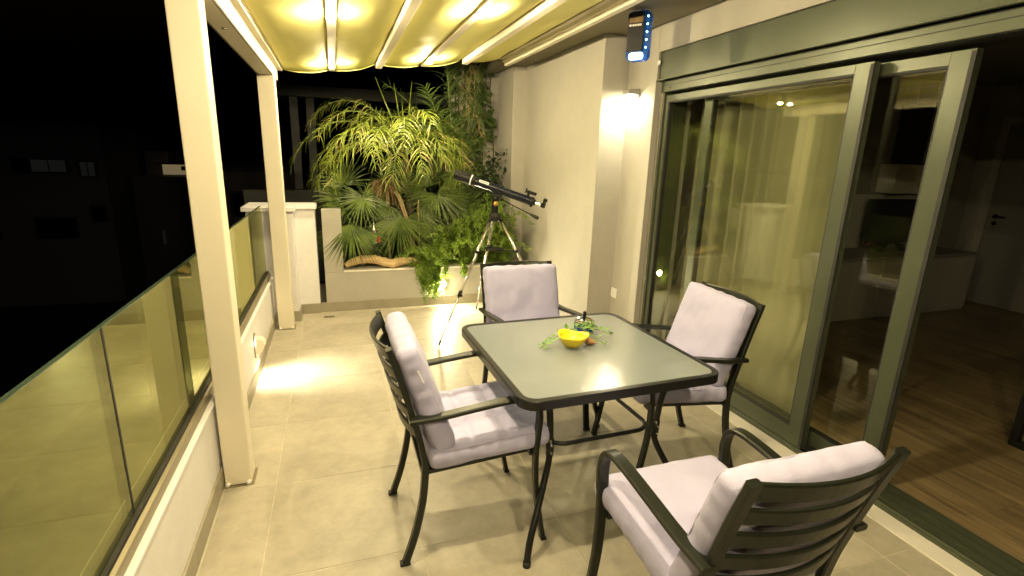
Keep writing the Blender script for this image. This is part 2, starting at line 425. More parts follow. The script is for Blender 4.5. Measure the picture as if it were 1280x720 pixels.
# ================================================================== PERGOLA
def zr(x): return 2.222+.125*x
pg = thing('pergola', 'cream metal pergola with sagging yellow fabric canopy over the balcony', 'pergola', (-.5,2.45,0))
Y0P, Y1P = -1.6, 5.08
for (x0,x1,yy) in ((-.562,-.449,2.396),(-.534,-.409,4.70)):
    p = MB().box(x0,x1,yy,yy+.112,.004,2.118).build('post', 'alu_cream', pg, bevel=.005, seg=3)
    MB().box(x0-.002,x1+.012,yy-.012,yy+.125,.0005,.0038).build('base_plate', 'drain_metal', p)
    for bx in (x0+.012, x1-.012):
        MB().lathe([(.0115,0),(.0115,.010),(.008,.016),(.001,.019)], (bx,yy-.002,.004), 12).build('bolt_cap', 'plastic_white', p, smooth=True)
b = MB().profile_y([(-.53,2.12),(-.412,2.12),(-.412,2.205),(-.425,2.205),(-.425,2.275),(-.53,2.275)], Y0P,Y1P-.02).build('front_beam', 'alu_cream', pg, bevel=.003)
MB().box(-.4238,-.374,Y0P,Y1P+.03,2.206,2.222).build('gutter_rail', 'alu_cream', b, bevel=.002)
MB().box(-.385,-.366,Y0P,Y1P+.06,2.2225,2.272).build('gutter_lip', 'alu_cream', b, bevel=.002)
for gx in (-.522,-.423):
    MB().box(gx-.0022,gx+.0022,Y0P,Y1P-.03,2.1175,2.1197).build('groove_shade_strip', 'rubber', b)  # raised black strip stands in for the shade of a groove
MB().lathe([(.016,0),(.016,-.003),(.009,-.006)], (-.472,3.05,2.1195), 14).build('recessed_led', 'chrome', b, smooth=True)  # small recessed LED, unlit, drawn as a chrome disc
RX = [.028,.428,.828,1.215]
raf = []
for x in RX:
    z = zr(x)
    r_ = MB().profile_y([(x-.026,z),(x+.026,z),(x+.026,z+.072),(x-.026,z+.072)], Y0P, Y1P-.06).build('rafter', 'alu_cream', pg, bevel=.003)
    for s_ in ((-1,1) if x in (RX[1],RX[3]) else ()):
        MB().box(x+s_*.0265-.0015+s_*.0018,x+s_*.0265+.0015+s_*.0018,Y0P,Y1P-.08,z+.046,z+.052).build('fabric_track', 'alu_champagne', r_)
    raf.append(r_)
zb = 2.42
rb = MB().profile_y([(1.60,zb+.055),(1.635,zb+.055),(1.635,zb+.03),(1.655,zb+.03),(1.655,zb),(1.70,zb),(1.70,zb+.02),(1.7335,zb+.02),(1.7335,zb+.19),(1.60,zb+.19)], Y0P,Y1P+.1).build('wall_beam', 'alu_cream', pg, bevel=.003)
MB().box(1.594,1.599,Y0P,Y1P,zb+.060,zb+.075).build('fabric_track', 'alu_champagne', rb)
# fabric canopy: one sagging sheet per bay
edges = [-.366] + RX + [1.597]
for bi in range(len(edges)-1):
    xa, xb_ = edges[bi]+(.028 if bi else .002), edges[bi+1]-(.028 if bi < 4 else .002)
    c = MB(); nx, ny = 16, 90; vs = []
    for side in (0, 1):
        for j in range(ny+1):
            yy = Y0P+(Y1P+.045-Y0P)*j/ny
            for i in range(nx+1):
                t = i/nx; xx = xa+(xb_-xa)*t
                za = zr(edges[bi])+(.022 if bi in (1,3) else .050); zb2 = zr(edges[bi+1])+(.022 if bi in (0,2) else .050)
                if bi == 4: zb2 = 2.485
                sag = .019*4*t*(1-t)*(1+.25*math.sin(yy*1.6+bi))
                zz = za+(zb2-za)*t - sag + .004*noise.noise((xx*5,yy*3,bi)) + .0012*math.sin(yy*19+bi*2+3*noise.noise((xx*2,yy,0)))*4*t*(1-t)
                vs.append(Vector((xx,yy,zz+side*.003)))
    n1 = (nx+1)*(ny+1); fs = []
    for j in range(ny):
        for i in range(nx):
            a = j*(nx+1)+i; fs += [(a,a+1,a+nx+2,a+nx+1),(a+n1,a+nx+1+n1,a+nx+2+n1,a+1+n1)]
    ring = [j*(nx+1)+nx for j in range(ny+1)]; ring0 = [j*(nx+1) for j in range(ny+1)]
    for rg in (ring, ring0, list(range(nx+1)), [ny*(nx+1)+i for i in range(nx+1)]):
        for a, b2 in zip(rg[:-1], rg[1:]): fs.append((a,b2,b2+n1,a+n1))
    c.add(vs, fs); cv = c.build('canopy_sheet', 'canopy', pg, smooth=True)
    pth = [vs[ny*(nx+1)+i]+Vector((0,.004,.0)) for i in range(nx+1)]
    MB().tube(pth, .007, 8).build('hem', 'canopy', cv, smooth=True)
# lamps under the first and third rafter
for ri in (0, 2):
    x = RX[ri]; z = zr(x)
    for yy in (4.69,3.05,1.41,-.23):
        h = MB().lathe([(.025,0),(.025,-.003),(.0215,-.0045)], (x,yy,z-.0005), 16).build('lamp_holder', 'alu_cream', raf[ri], smooth=True)
        MB().lathe([(.0200,-.0052),(.0200,-.010),(.017,-.017),(.010,-.022),(.001,-.023)], (x,yy,z), 10).build('lamp_lens', 'bulb_glow', raf[ri], smooth=True)

# ================================================================== SLIDING DOOR
sd = thing('sliding_door', 'grey green aluminium sliding glass door with roller shutter box, standing open', 'door', (2.42,1.4,0))
YD0, YD1 = -1.5, 3.46
MB().box(2.2435,2.345,YD0,3.4615,-.02,.004).build('sill', 'marble', sd, bevel=.002)
bx = MB().profile_y([(2.300,2.132),(2.42,2.132),(2.42,2.318),(2.300,2.318)], YD0, YD1-.012).build('roller_shutter_box', 'alu_door', sd, bevel=.004)
MB().box(2.279,2.30,YD0,YD1-.004,2.122,2.1315).build('drip_lip', 'alu_door', bx, bevel=.002)
MB().box(2.281,2.2995,YD0,YD1-.003,2.3185,2.3285).build('trim', 'wall_paint', bx)
MB().box(2.281,2.2995,YD1-.0115,YD1+.0005,2.125,2.318).build('trim', 'wall_paint', bx)
hd = MB().box(2.335,2.545,YD0,YD1-.002,2.045,2.1215).build('head_frame', 'alu_door', sd, bevel=.003)
MB().box(2.3325,2.3348,YD0,YD1-.01,2.088,2.091).build('groove_shade_strip', 'rubber', hd)  # black strips painted on for the shade of the head frame's grooves
MB().box(2.3325,2.3348,YD0,YD1-.01,2.1165,2.1205).build('groove_shade_strip', 'rubber', hd)
MB().box(2.352,2.53,YD0,3.41,2.0425,2.0447).build('brush_seal', 'rubber', hd)
MB().lathe([(.006,0),(.006,.003)], (2.3345,3.35,2.07), 10, axis=(-1,0,0)).build('screw_cover', 'rubber', hd)
MB().box(2.335,2.545,3.412,3.4585,.004,2.0445).build('jamb', 'alu_door', sd, bevel=.003)
MB().box(2.3285,2.3345,3.425,3.4575,.004,2.0445).build('jamb_trim', 'silver', sd, bevel=.001)
tr = MB().box(2.346,2.545,YD0,3.4115,-.02,.018).build('bottom_track', 'alu_door', sd, bevel=.002)
for rx in (2.352,2.384,2.416,2.448,2.48,2.512,2.538):
    MB().box(rx-.0025,rx+.0025,YD0,3.411,.0182,.034).build('track_rib', 'alu_door', tr, bevel=.0008)
for rx in (2.368,2.432,2.496):
    MB().box(rx-.010,rx+.010,YD0,3.411,.0182,.0205).build('track_gasket', 'rubber', tr)
def door_panel(x, ya, yb_, sa=.088, sb=.088, zt=2.022, zb=.036, tr_=.045):
    x0, x1 = x-.021, x+.021; a, b_ = ya+sa, yb_-sb
    p = MB().box(x0,x1,ya,a,zb,zt).build('panel_stile', 'alu_door', sd, bevel=.003)
    MB().box(x0,x1,b_,yb_,zb,zt).build('panel_stile', 'alu_door', sd, bevel=.003)
    MB().box(x0+.0008,x1-.0008,a,b_,zt-tr_,zt).build('panel_rail', 'alu_door', sd, bevel=.003)
    MB().box(x0+.0008,x1-.0008,a,b_,zb,zb+.095).build('panel_rail', 'alu_door', sd, bevel=.003)
    z0, z1 = zb+.0952, zt-tr_-.0002
    for q in ((a+.0002,a+.009,z0,z1),(b_-.009,b_-.0002,z0,z1),(a+.0092,b_-.0092,z0,z0+.008),(a+.0092,b_-.0092,z1-.008,z1)):
        MB().box(x-.016,x+.016,*q).build('gasket', 'rubber', sd)
    MB().box(x-.003,x+.003,a+.0095,b_-.0095,z0+.0082,z1-.0082).build('glass_pane', 'door_glass', sd)
    MB().box(x0-.005,x0-.0003,ya-.004,ya+.014,zb+.01,zt-.01).build('edge_seal', 'rubber', p)
    return p
door_panel(2.372, 1.832, 3.411, sa=.092, sb=.035)
door_panel(2.440, 1.468, 3.052, sa=.092, sb=.075, tr_=.055)
MB().box(2.352,2.545,1.79,1.8305,.05,.052).build('track_stop', 'rubber', sd)

# ================================================================== FIXTURES ON THE WALLS
wl = thing('wall_lamp', 'small grey wall lamp glowing downwards beside the shutter box', 'lamp', (2.25,3.70,2.06))
MB().box(2.262,2.2845,3.66,3.76,2.03,2.09).build('back_plate', 'grey_cast', wl, bevel=.003)
MB().profile_y([(2.185,2.046),(2.2615,2.046),(2.2615,2.088),(2.205,2.088),(2.185,2.075)], 3.665,3.755).build('housing', 'grey_cast', wl, bevel=.004)
MB().box(2.195,2.255,3.675,3.745,2.0425,2.0455).build('lens', 'wall_glow', wl)

bz = thing('insect_killer', 'black insect killer lamp with blue glowing edge hanging by the wall corner', 'insect lamp', (1.93,3.17,2.185))
def zap():
    # face towards the balcony: width axis u, outward axis n
    u = Vector((.62,-.78,0)).normalized(); n = Vector((-.78,-.62,0)).normalized(); c0 = Vector((1.93,3.17,2.185)); up = Vector((0,0,1))
    def pt(a, b, c): return c0+(u*a+n*b+up*c)*.87
    def slab(poly, b0, b1):
        k = len(poly); m = MB()
        return m.add([pt(a,b0,c) for a,c in poly]+[pt(a,b1,c) for a,c in poly], [tuple(range(k)), tuple(range(k,2*k))[::-1]]+[(i,i+k,(i+1)%k+k,(i+1)%k) for i in range(k)])
    def rr(a0,a1,c0_,c1,r):
        return [((a0+a1)/2+x,(c0_+c1)/2+z) for x,z in rrect((a1-a0)/2,(c1-c0_)/2,r,5)]
    slab(rr(-.085,.085,.0,.345,.04),-.035,.018).build('body', 'blue_clear', bz, smooth=False)
    slab(rr(-.080,.045,.062,.335,.018),.019,.036).build('front_grille', 'plastic_black', bz, bevel=.004)
    slab(rr(-.06,.05,.008,.058,.02),.0185,.024).build('light_panel', 'led_panel', bz)
    for k in range(5):
        q = pt(.066,.0185,.09+k*.053); MB().ball(q,.0055,6).build('led', 'led_blue', bz, smooth=True)
    slab([(-.068,.262),(.035,.262),(.035,.302),(-.068,.302)],.0363,.037).build('label_panel', 'leaf_dead', bz)
    x = -.066
    for k, wd in enumerate((.012,.004,.010,.011,.009,.012,.010)):
        slab([(x,.238),(x+wd,.238),(x+wd,.252),(x,.252)],.0363,.0372).build('lettering', 'plastic_white', bz); x += wd+.004
    MB().tube([pt(0,-.01,.345),pt(0,-.01,.40),(1.935,3.19,2.503)],.004,6).build('hanging_cord', 'plastic_white', bz)
zap()
MB_ = MB().lathe([(.001,0),(.016,.001),(.018,.004),(.012,.007),(.001,.008)], (2.2845,3.44,2.245), 14, axis=(-1,0,0)).build('wall_hook', 'plastic_white', smooth=True)
tag(MB_, 'tiny round adhesive hook on the wall under the insect lamp', 'hook')
sk = thing('wall_socket', 'small white wall socket low on the beige wall by the table', 'socket', (2.28,3.80,.42))
MB().box(2.272,2.2845,3.755,3.84,.375,.46).build('cover_plate', 'plastic_white', sk, bevel=.004)
MB().box(2.269,2.2718,3.775,3.82,.395,.44).build('rocker', 'plastic_white', sk, bevel=.002)

def step_light(name, label, y):
    t = thing(name, label, 'lamp', (-.577,y,.16))
    # oval brass hood standing proud of the parapet, open at its lower side
    outl = [(.033*math.cos(a)*(1.15 if math.sin(a)>0 else 1), .062+.036*math.sin(a) if math.sin(a)>0 else -.055+.028*math.sin(a)) for a in [2*math.pi*k/24 for k in range(24)]]
    m = MB(); k = len(outl)
    m.add([(-.5768,y+a,.235+c) for a,c in outl]+[(-.568,y+a,.235+c) for a,c in outl], [tuple(range(k)), tuple(range(k,2*k))[::-1]]+[(i,i+k,(i+1)%k+k,(i+1)%k) for i in range(k)])
    m.build('back_plate', 'alu_champagne', t, bevel=.001)
    hd_ = MB()
    prof = [(-.5675,.298),(-.535,.296),(-.515,.280),(-.508,.262)]   # curved roof of the hood
    for a_, b_ in zip(prof[:-1], prof[1:]):
        hd_.add([(a_[0],y-.036,a_[1]),(a_[0],y+.036,a_[1]),(b_[0],y+.036,b_[1]),(b_[0],y-.036,b_[1])], [(0,1,2,3)])
    hd_.build('hood', 'alu_cream', t)
    for s_ in (-1,1):
        MB().profile_y([(-.5675,.2975),(-.535,.2955),(-.515,.2795),(-.508,.2615),(-.530,.205),(-.5675,.190)], y+s_*.036-.0015, y+s_*.036+.0015).build('cheek', 'alu_cream', t)
    MB().lathe([(.026,0),(.026,.004),(.014,.007)], (-.5615,y,.250), 12, axis=(1,0,-.55)).build('lens', 'step_glow', t, smooth=True)
step_light('step_light', 'small brass hooded step light on the white parapet, shining on the floor', 3.66)
ps = thing('planter_spotlight', 'round recessed spotlight glowing in the planter front under the trailing plant', 'lamp', (1.03,YE,.2))
MB().lathe([(.040,0),(.040,.010),(.034,.014),(.031,.006)], (1.025,YE-.0002,.222), 20, axis=(0,-1,0)).build('bezel', 'grey_cast', ps, smooth=True)
MB().lathe([(.030,.0065),(.028,.015),(.014,.021),(.001,.023)], (1.025,YE,.222), 18, axis=(0,-1,0)).build('lens', 'planter_glow', ps, smooth=True)

# ================================================================== TABLE
TC = Vector((1.022,1.975,0)); TA = R(1.6)
tb = thing('patio_table', 'square patio table with frosted glass top and black bent tube legs', 'table', TC, TA, local=True)
def table():
    H = .712
    o = rrect(.45,.45,.075,8); i_ = rrect(.424,.424,.052,8); n = len(o); m = MB()
    prof = [(o,H-.036),(o,H-.004),([(x*.995,y*.995) for x,y in o],H),(i_,H),(i_,H-.006),([(x*.985,y*.985) for x,y in i_],H-.030),([(x*.985,y*.985) for x,y in i_],H-.036)]
    for ring, z in prof: m.v += [Vector((x,y,z)) for x,y in ring]
    L = len(prof)
    for j in range(L):
        for k in range(n): m.f.append((j*n+k, j*n+(k+1)%n, ((j+1)%L)*n+(k+1)%n, ((j+1)%L)*n+k))
    m.build('table_frame', 'table_metal', tb)
    MB().prism([(x*.9985,y*.9985) for x,y in i_], H-.0058, H-.0015).build('glass_top', 'table_glass', tb)
    for sx in (-1,1):
        for sy in (-1,1):
            p = [(sx*.405,sy*.408,.672),(sx*.350,sy*.362,.667),(sx*.298,sy*.316,.640),(sx*.270,sy*.292,.580),(sx*.259,sy*.284,.48),(sx*.255,sy*.281,.40),(sx*.262,sy*.288,.34),(sx*.315,sy*.340,.22),(sx*.375,sy*.402,.11),(sx*.394,sy*.423,.055),(sx*.402,sy*.432,.004)]
            lg = MB().tube(catmull(p,6), .0140, 12).build('leg', 'table_metal', tb, smooth=True)
            MB().tube([(sx*.402,sy*.432,.0005),(sx*.400,sy*.430,.022)], .0158, 12).build('foot_cap', 'rubber', lg, smooth=True)
            MB().tube([(sx*.2555,sy*.2815,.375),(sx*.257,sy*.282,.45)], .0170, 12).build('bracket', 'table_metal', lg, smooth=True)
            for zz in (.390,.425):
                MB().lathe([(.0055,0),(.0055,.003),(.002,.005)], (sx*.256,sy*.2815-.0168,zz), 8, axis=(0,-1,0)).build('bolt', 'chrome', lg, smooth=True)
    br = [(x,y,.405) for x,y in rrect(.246,.272,.080,7)]
    MB().tube(br, .0095, 10, closed=True).build('brace', 'table_metal', tb, smooth=True)
table()

# ================================================================== CHAIRS
def cushion_mesh(w, d, h, seed, quilt=None, puff=.018, r=.020, wr=.006, res=.0125, ruffle=.0022):
    # soft box, w along x, d along y, h along z, centred
    nx, ny, nz = max(6,int(w/res)), max(6,int(d/res)), max(4,int(h/.012))
    V = {}; vs = []; fs = []
    def pt(i, j, k):
        key = (i,j,k)
        if key in V: return V[key]
        p = Vector(((i/nx-.5)*w, (j/ny-.5)*d, (k/nz-.5)*h)); hx, hy, hz = w/2-r, d/2-r, h/2-r*.9
        c = Vector((max(-hx,min(hx,p.x)), max(-hy,min(hy,p.y)), max(-hz,min(hz,p.z))))
        q = p-c
        if q.length > 1e-6:
            mx = max(abs(q.x), abs(q.y), abs(q.z)); q = q.normalized()*mx
        o = c+q
        u, v_ = 2*p.x/w, 2*p.y/d; s = 1 if p.z > 0 else -1
        pf = puff*(1-u**4)*(1-v_**4)
        if abs(p.z) > h*.2: o.z += s*pf
        nv = noise.noise(Vector((p.x*9+seed*7, p.y*9, s*3)))*wr + noise.noise(Vector((p.x*26+seed, p.y*22, s*9)))*wr*.35
        cr = 1-abs(noise.noise(Vector((p.x*5+p.y*3+seed*5, p.y*4-p.x*2, s*5+seed))))*7
        nv -= .0030*max(0,cr)*max(0,.3+noise.noise(Vector((p.x*4,p.y*4,seed*3))))*2
        if abs(abs(p.z)-h/2) < 1e-6: o.z += s*nv*.9
        edge = max(abs(u), abs(v_))
        if edge > .985:
            per = (p.x+p.y*1.3)*75
            out = Vector((p.x if abs(u)>.985 else 0, p.y if abs(v_)>.985 else 0, 0))
            if out.length > 0:
                out.normalize(); o += out*(ruffle*math.sin(per+seed+2.5*noise.noise(Vector((p.x*14,p.y*14,seed))))*(1-(2*p.z/h)**2)+ .010*(1-(2*p.z/h)**2) + noise.noise(Vector((p.x*8,p.y*8,p.z*20+seed)))*.004)
        if quilt and s > 0 and p.z > h*.3:
            for a in quilt[0]: o.z -= .011*math.exp(-((p.x-a)/.010)**2)
            for a in quilt[1]: o.z -= .011*math.exp(-((p.y-a)/.010)**2)
        V[key] = len(vs); vs.append(o); return V[key]
    for i in range(nx):
        for j in range(ny):
            fs.append((pt(i,j,0),pt(i,j+1,0),pt(i+1,j+1,0),pt(i+1,j,0))); fs.append((pt(i,j,nz),pt(i+1,j,nz),pt(i+1,j+1,nz),pt(i,j+1,nz)))
    for k in range(nz):
        for i in range(nx):
            fs.append((pt(i,0,k),pt(i+1,0,k),pt(i+1,0,k+1),pt(i,0,k+1))); fs.append((pt(i,ny,k),pt(i,ny,k+1),pt(i+1,ny,k+1),pt(i+1,ny,k)))
        for j in range(ny):
            fs.append((pt(0,j,k),pt(0,j,k+1),pt(0,j+1,k+1),pt(0,j+1,k))); fs.append((pt(nx,j,k),pt(nx,j+1,k),pt(nx,j+1,k+1),pt(nx,j,k+1)))
    m = MB(); m.v = vs; m.f = fs
    # piping loop near the upper rim
    loop = []
    for x, y in rrect(w/2+.001, d/2+.001, r*.9, 5): loop.append(Vector((x,y,h/2-r*.62)))
    lp = MB().tube(loop, .0028, 6, closed=True)
    return m, lp
def xf(m, M):
    m.v = [M @ v for v in m.v]; return m
POST = [(-.178,.42),(-.200,.54),(-.252,.74),(-.300,.898)]
def post_y(z):
    pts = [(p.y, p.z) for p in catmull([(0,a,b) for a,b in POST], 8)]
    for (a,b),(c,d) in zip(pts[:-1], pts[1:]):
        if b <= z <= d: return a+(c-a)*(z-b)/(d-b)
    return pts[-1][0] if z > .5 else pts[0][0]
def make_chair(loc, rz, label, seed, quilt, cush_lift=.0, lean=0., tagged=False):
    t = thing('armchair', label, 'chair', loc, rz, 'cushioned armchairs around the patio table', local=True)
    hwid = .246
    for s in (-1,1):
        x = s*hwid
        leg = [(x,.305,.004),(x,.283,.12),(x,.262,.26),(x,.256,.40),(x,.262,.50)]
        arm = [(x,.262,.50),(x,.266,.575),(x,.252,.630),(x,.212,.656),(x,.13,.656),(x,.0,.642),(x,-.12,.628),(x,-.238,.624)]
        l = MB().strap(catmull(leg,6), .036, .020, (1,0,0)).build('leg', 'chair_metal', t, smooth=False)
        MB().box(x-.0185,x+.0185,.293,.317,.0005,.0135).build('foot_cap', 'rubber', l, bevel=.002)
        MB().strap(catmull(arm,8), .042, .019, (1,0,0)).build('armrest', 'chair_metal', t)
        xr = s*(hwid-.022)
        rear = [(xr,-.262,.004),(xr,-.222,.13),(xr,-.190,.28),(xr,-.178,.42)]
        l = MB().strap(catmull(rear,6), .030, .026, (1,0,0)).build('leg', 'chair_metal', t)
        MB().box(xr-.013,xr+.013,-.282,-.242,.0005,.0135).build('foot_cap', 'rubber', l, bevel=.002)
        MB().strap(catmull([(xr,a,b) for a,b in POST],8), .036, .022, (1,0,0)).build('back_post', 'chair_metal', t)
        MB().box(s*(hwid-.062),s*(hwid-.016),.236,.262,.392,.420).build('seat_bracket', 'chair_metal', t, bevel=.002)
    fr = MB()
    def zs(y): return .384+(y+.18)*.070      # the seat rises towards the front
    for yy in (.248,-.179): fr.obox((0,yy,zs(yy)),(.216,0,0),(0,.013,.0009),(0,0,.011))
    for s in (-1,1): fr.obox((s*.205,.0345,zs(.0345)),(.011,0,0),(0,.2,.014),(0,0,.0105))
    sf = fr.build('seat_frame', 'chair_metal', t, bevel=.003)
    MB().obox((0,.0345,zs(.0345)+.006),(.193,0,0),(0,.199,.0139),(0,0,.003)).build('seat_sling', 'rubber', t)
    for z in (.868,.788,.708,.628,.548):
        m = MB(); pth = []
        for k in range(15):
            u = -1+2*k/14; pth.append((u*(hwid-.0385), post_y(z)-.046*(1-u*u), z))
        uv = Vector((0, post_y(z+.02)-post_y(z-.02), .04)).normalized()
        m.strap(pth, .052 if z < .86 else .058, .012, uv); m.build('back_slat', 'chair_metal', t)
    # seat cushion
    q = ([-.078,.078],[-.07,.075]) if quilt else None
    m, lp = cushion_mesh(.478,.472,.086,seed,q,puff=.012)
    M = Matrix.Translation((0,.078,.458)) @ Matrix.Rotation(R(4.0),4,'X')
    sc_ = xf(m,M).build('seat_cushion', 'cushion', t, smooth=True); xf(lp,M).build('piping', 'stitch', sc_, smooth=True)
    # back cushion, leaning on the slats
    m, lp = cushion_mesh(.462,.430,.085,seed+3,None,puff=.012,wr=.008)
    a = Vector((0,post_y(.50)+.080+lean,.468+cush_lift)); b = Vector((0,post_y(.88)+.052+lean*.3,.888+cush_lift)); up = (b-a).normalized(); fw = Vector((1,0,0)).cross(up)*-1
    if fw.y < 0: fw = -fw
    M = Matrix((Vector((1,0,0)), up, fw)).transposed().to_4x4()
    if M.determinant() < 0: M = Matrix((Vector((-1,0,0)), up, fw)).transposed().to_4x4()
    M.translation = (a+b)/2
    bc = xf(m,M).build('back_cushion', 'cushion', t, smooth=True); xf(lp,M).build('piping', 'stitch', bc, smooth=True)
    if tagged:
        MB().obox((.243,post_y(.78)+.07,.79),(.0012,0,0),Vector((0,.003,0)),Vector((0,-.010,.024))).build('care_tag', 'tag_white', bc)
    return t
# local +y is the way the sitter faces
make_chair((.445,1.905,0), R(-90), 'armchair with lilac cushions left of the table, its slatted back towards the glass balustrade', 1, True, lean=.012, tagged=True)
make_chair((1.080,2.700,0), R(181), 'armchair at the far side of the table, in front of the telescope tripod', 2, True, cush_lift=0.)
make_chair((1.640,2.080,0), R(86), 'armchair with lilac cushions right of the table, against the closed sliding glass pane', 3, True, cush_lift=.01, lean=.01)
make_chair((1.030,1.015,0), R(0), 'nearest armchair, seen from behind with its curved back slats towards the viewer', 4, False, cush_lift=-.022)

# ================================================================== ON THE TABLE
ZT = .7113
bw = MB()
def bowl():
    n = 36; prof = [(.020,.0),(.030,.002),(.052,.026),(.068,.052),(.0705,.060),(.0665,.060),(.060,.048),(.042,.022),(.018,.010),(.001,.009)]; vs = []
    for r, h in prof:
        for k in range(n):
            a = 2*math.pi*k/n; lip = 1+.10*math.cos(3*a+.5)*min(1,(h/.06))**2
            vs.append((.995+r*lip*math.cos(a), 1.985+r*lip*math.sin(a), ZT+h+.004*math.cos(3*a+.5)*(h/.06)))
    m = len(prof); fs = [(i*n+k, i*n+(k+1)%n, (i+1)*n+(k+1)%n, (i+1)*n+k) for i in range(m-1) for k in range(n)]
    fs += [tuple(range(n))[::-1], tuple(range((m-1)*n, m*n))]
    bw.add(vs, fs)
bowl()
tag(bw.build('bowl', 'yellow_plastic', smooth=True), 'small bright yellow bowl with a wavy rim on the table', 'bowl')
at = thing('ashtray', 'round blue ashtray with chrome lid and black push knob on the table', 'ashtray', (1.160,2.195,ZT))
MB().lathe([(.046,0),(.050,.004),(.050,.034),(.046,.036)], (1.160,2.195,ZT), 28).build('body', 'blue_glaze', at, smooth=False)
MB().lathe([(.0465,.0362),(.052,.038),(.052,.046),(.046,.052),(.040,.046),(.010,.043),(.001,.043)], (1.160,2.195,ZT), 28).build('lid', 'chrome', at, smooth=True)
MB().lathe([(.004,.0435),(.004,.060),(.0085,.061),(.0085,.092),(.006,.096),(.001,.096)], (1.160,2.195,ZT), 14).build('knob', 'plastic_black', at, smooth=True)
sg = thing('leafy_sprig', 'green leafy sprig lying across the table behind the yellow bowl', 'sprig', (1.06,2.05,ZT))
def sprig(path, nleaf, L, name='leaf_spray'):
    P = catmull(path, 10); MB().tube(P, .0022, 6).build('stem', 'stem_green', sg, smooth=True); m = MB()
    for k in range(nleaf):
        p = P[int((k+.5)/nleaf*(len(P)-1))]; tg = (P[min(len(P)-1,int((k+.5)/nleaf*(len(P)-1))+1)]-p)
        if tg.length < 1e-6: tg = Vector((1,0,0))
        for s in (-1,1):
            d = tg.normalized()*.45+tg.cross(Vector((0,0,1))).normalized()*s*rnd(.6,1)+Vector((0,0,rnd(-.1,.7)))
            l_ = L*rnd(.7,1.15)
            q = p+d.normalized()*.006
            if q.z < ZT+.004: q.z = ZT+.004
            if d.z*l_+q.z < ZT+.004: d.z = abs(d.z)
            m.leaf(q, d, Vector((rnd(-.5,.5),rnd(-.5,.5),1)), l_, l_*.72)
    m.build(name, 'leaf_sprig', sg)
sprig([(.835,1.985,ZT+.012),(.88,2.0,ZT+.022),(.93,2.035,ZT+.03),(.99,2.075,ZT+.045)], 9, .030)
sprig([(.99,2.075,ZT+.045),(1.06,2.08,ZT+.055),(1.12,2.08,ZT+.05),(1.17,2.05,ZT+.045),(1.215,2.01,ZT+.03)], 10, .034)
sprig([(1.08,2.08,ZT+.05),(1.11,2.04,ZT+.04),(1.13,1.985,ZT+.02),(1.15,1.95,ZT+.012)], 6, .026)
sprig([(1.10,2.09,ZT+.05),(1.15,2.12,ZT+.055),(1.19,2.11,ZT+.04)], 5, .028)
sh = MB().lathe([(.001,0),(.010,.004),(.017,.016),(.019,.030),(.014,.046),(.006,.060),(.001,.066)], (1.068,2.015,ZT+.019), 14, axis=(.55,-.80,-.06))
tag(sh.build('seashell', 'shell_brown', smooth=True), 'small orange brown seashell leaning on the yellow bowl', 'shell')

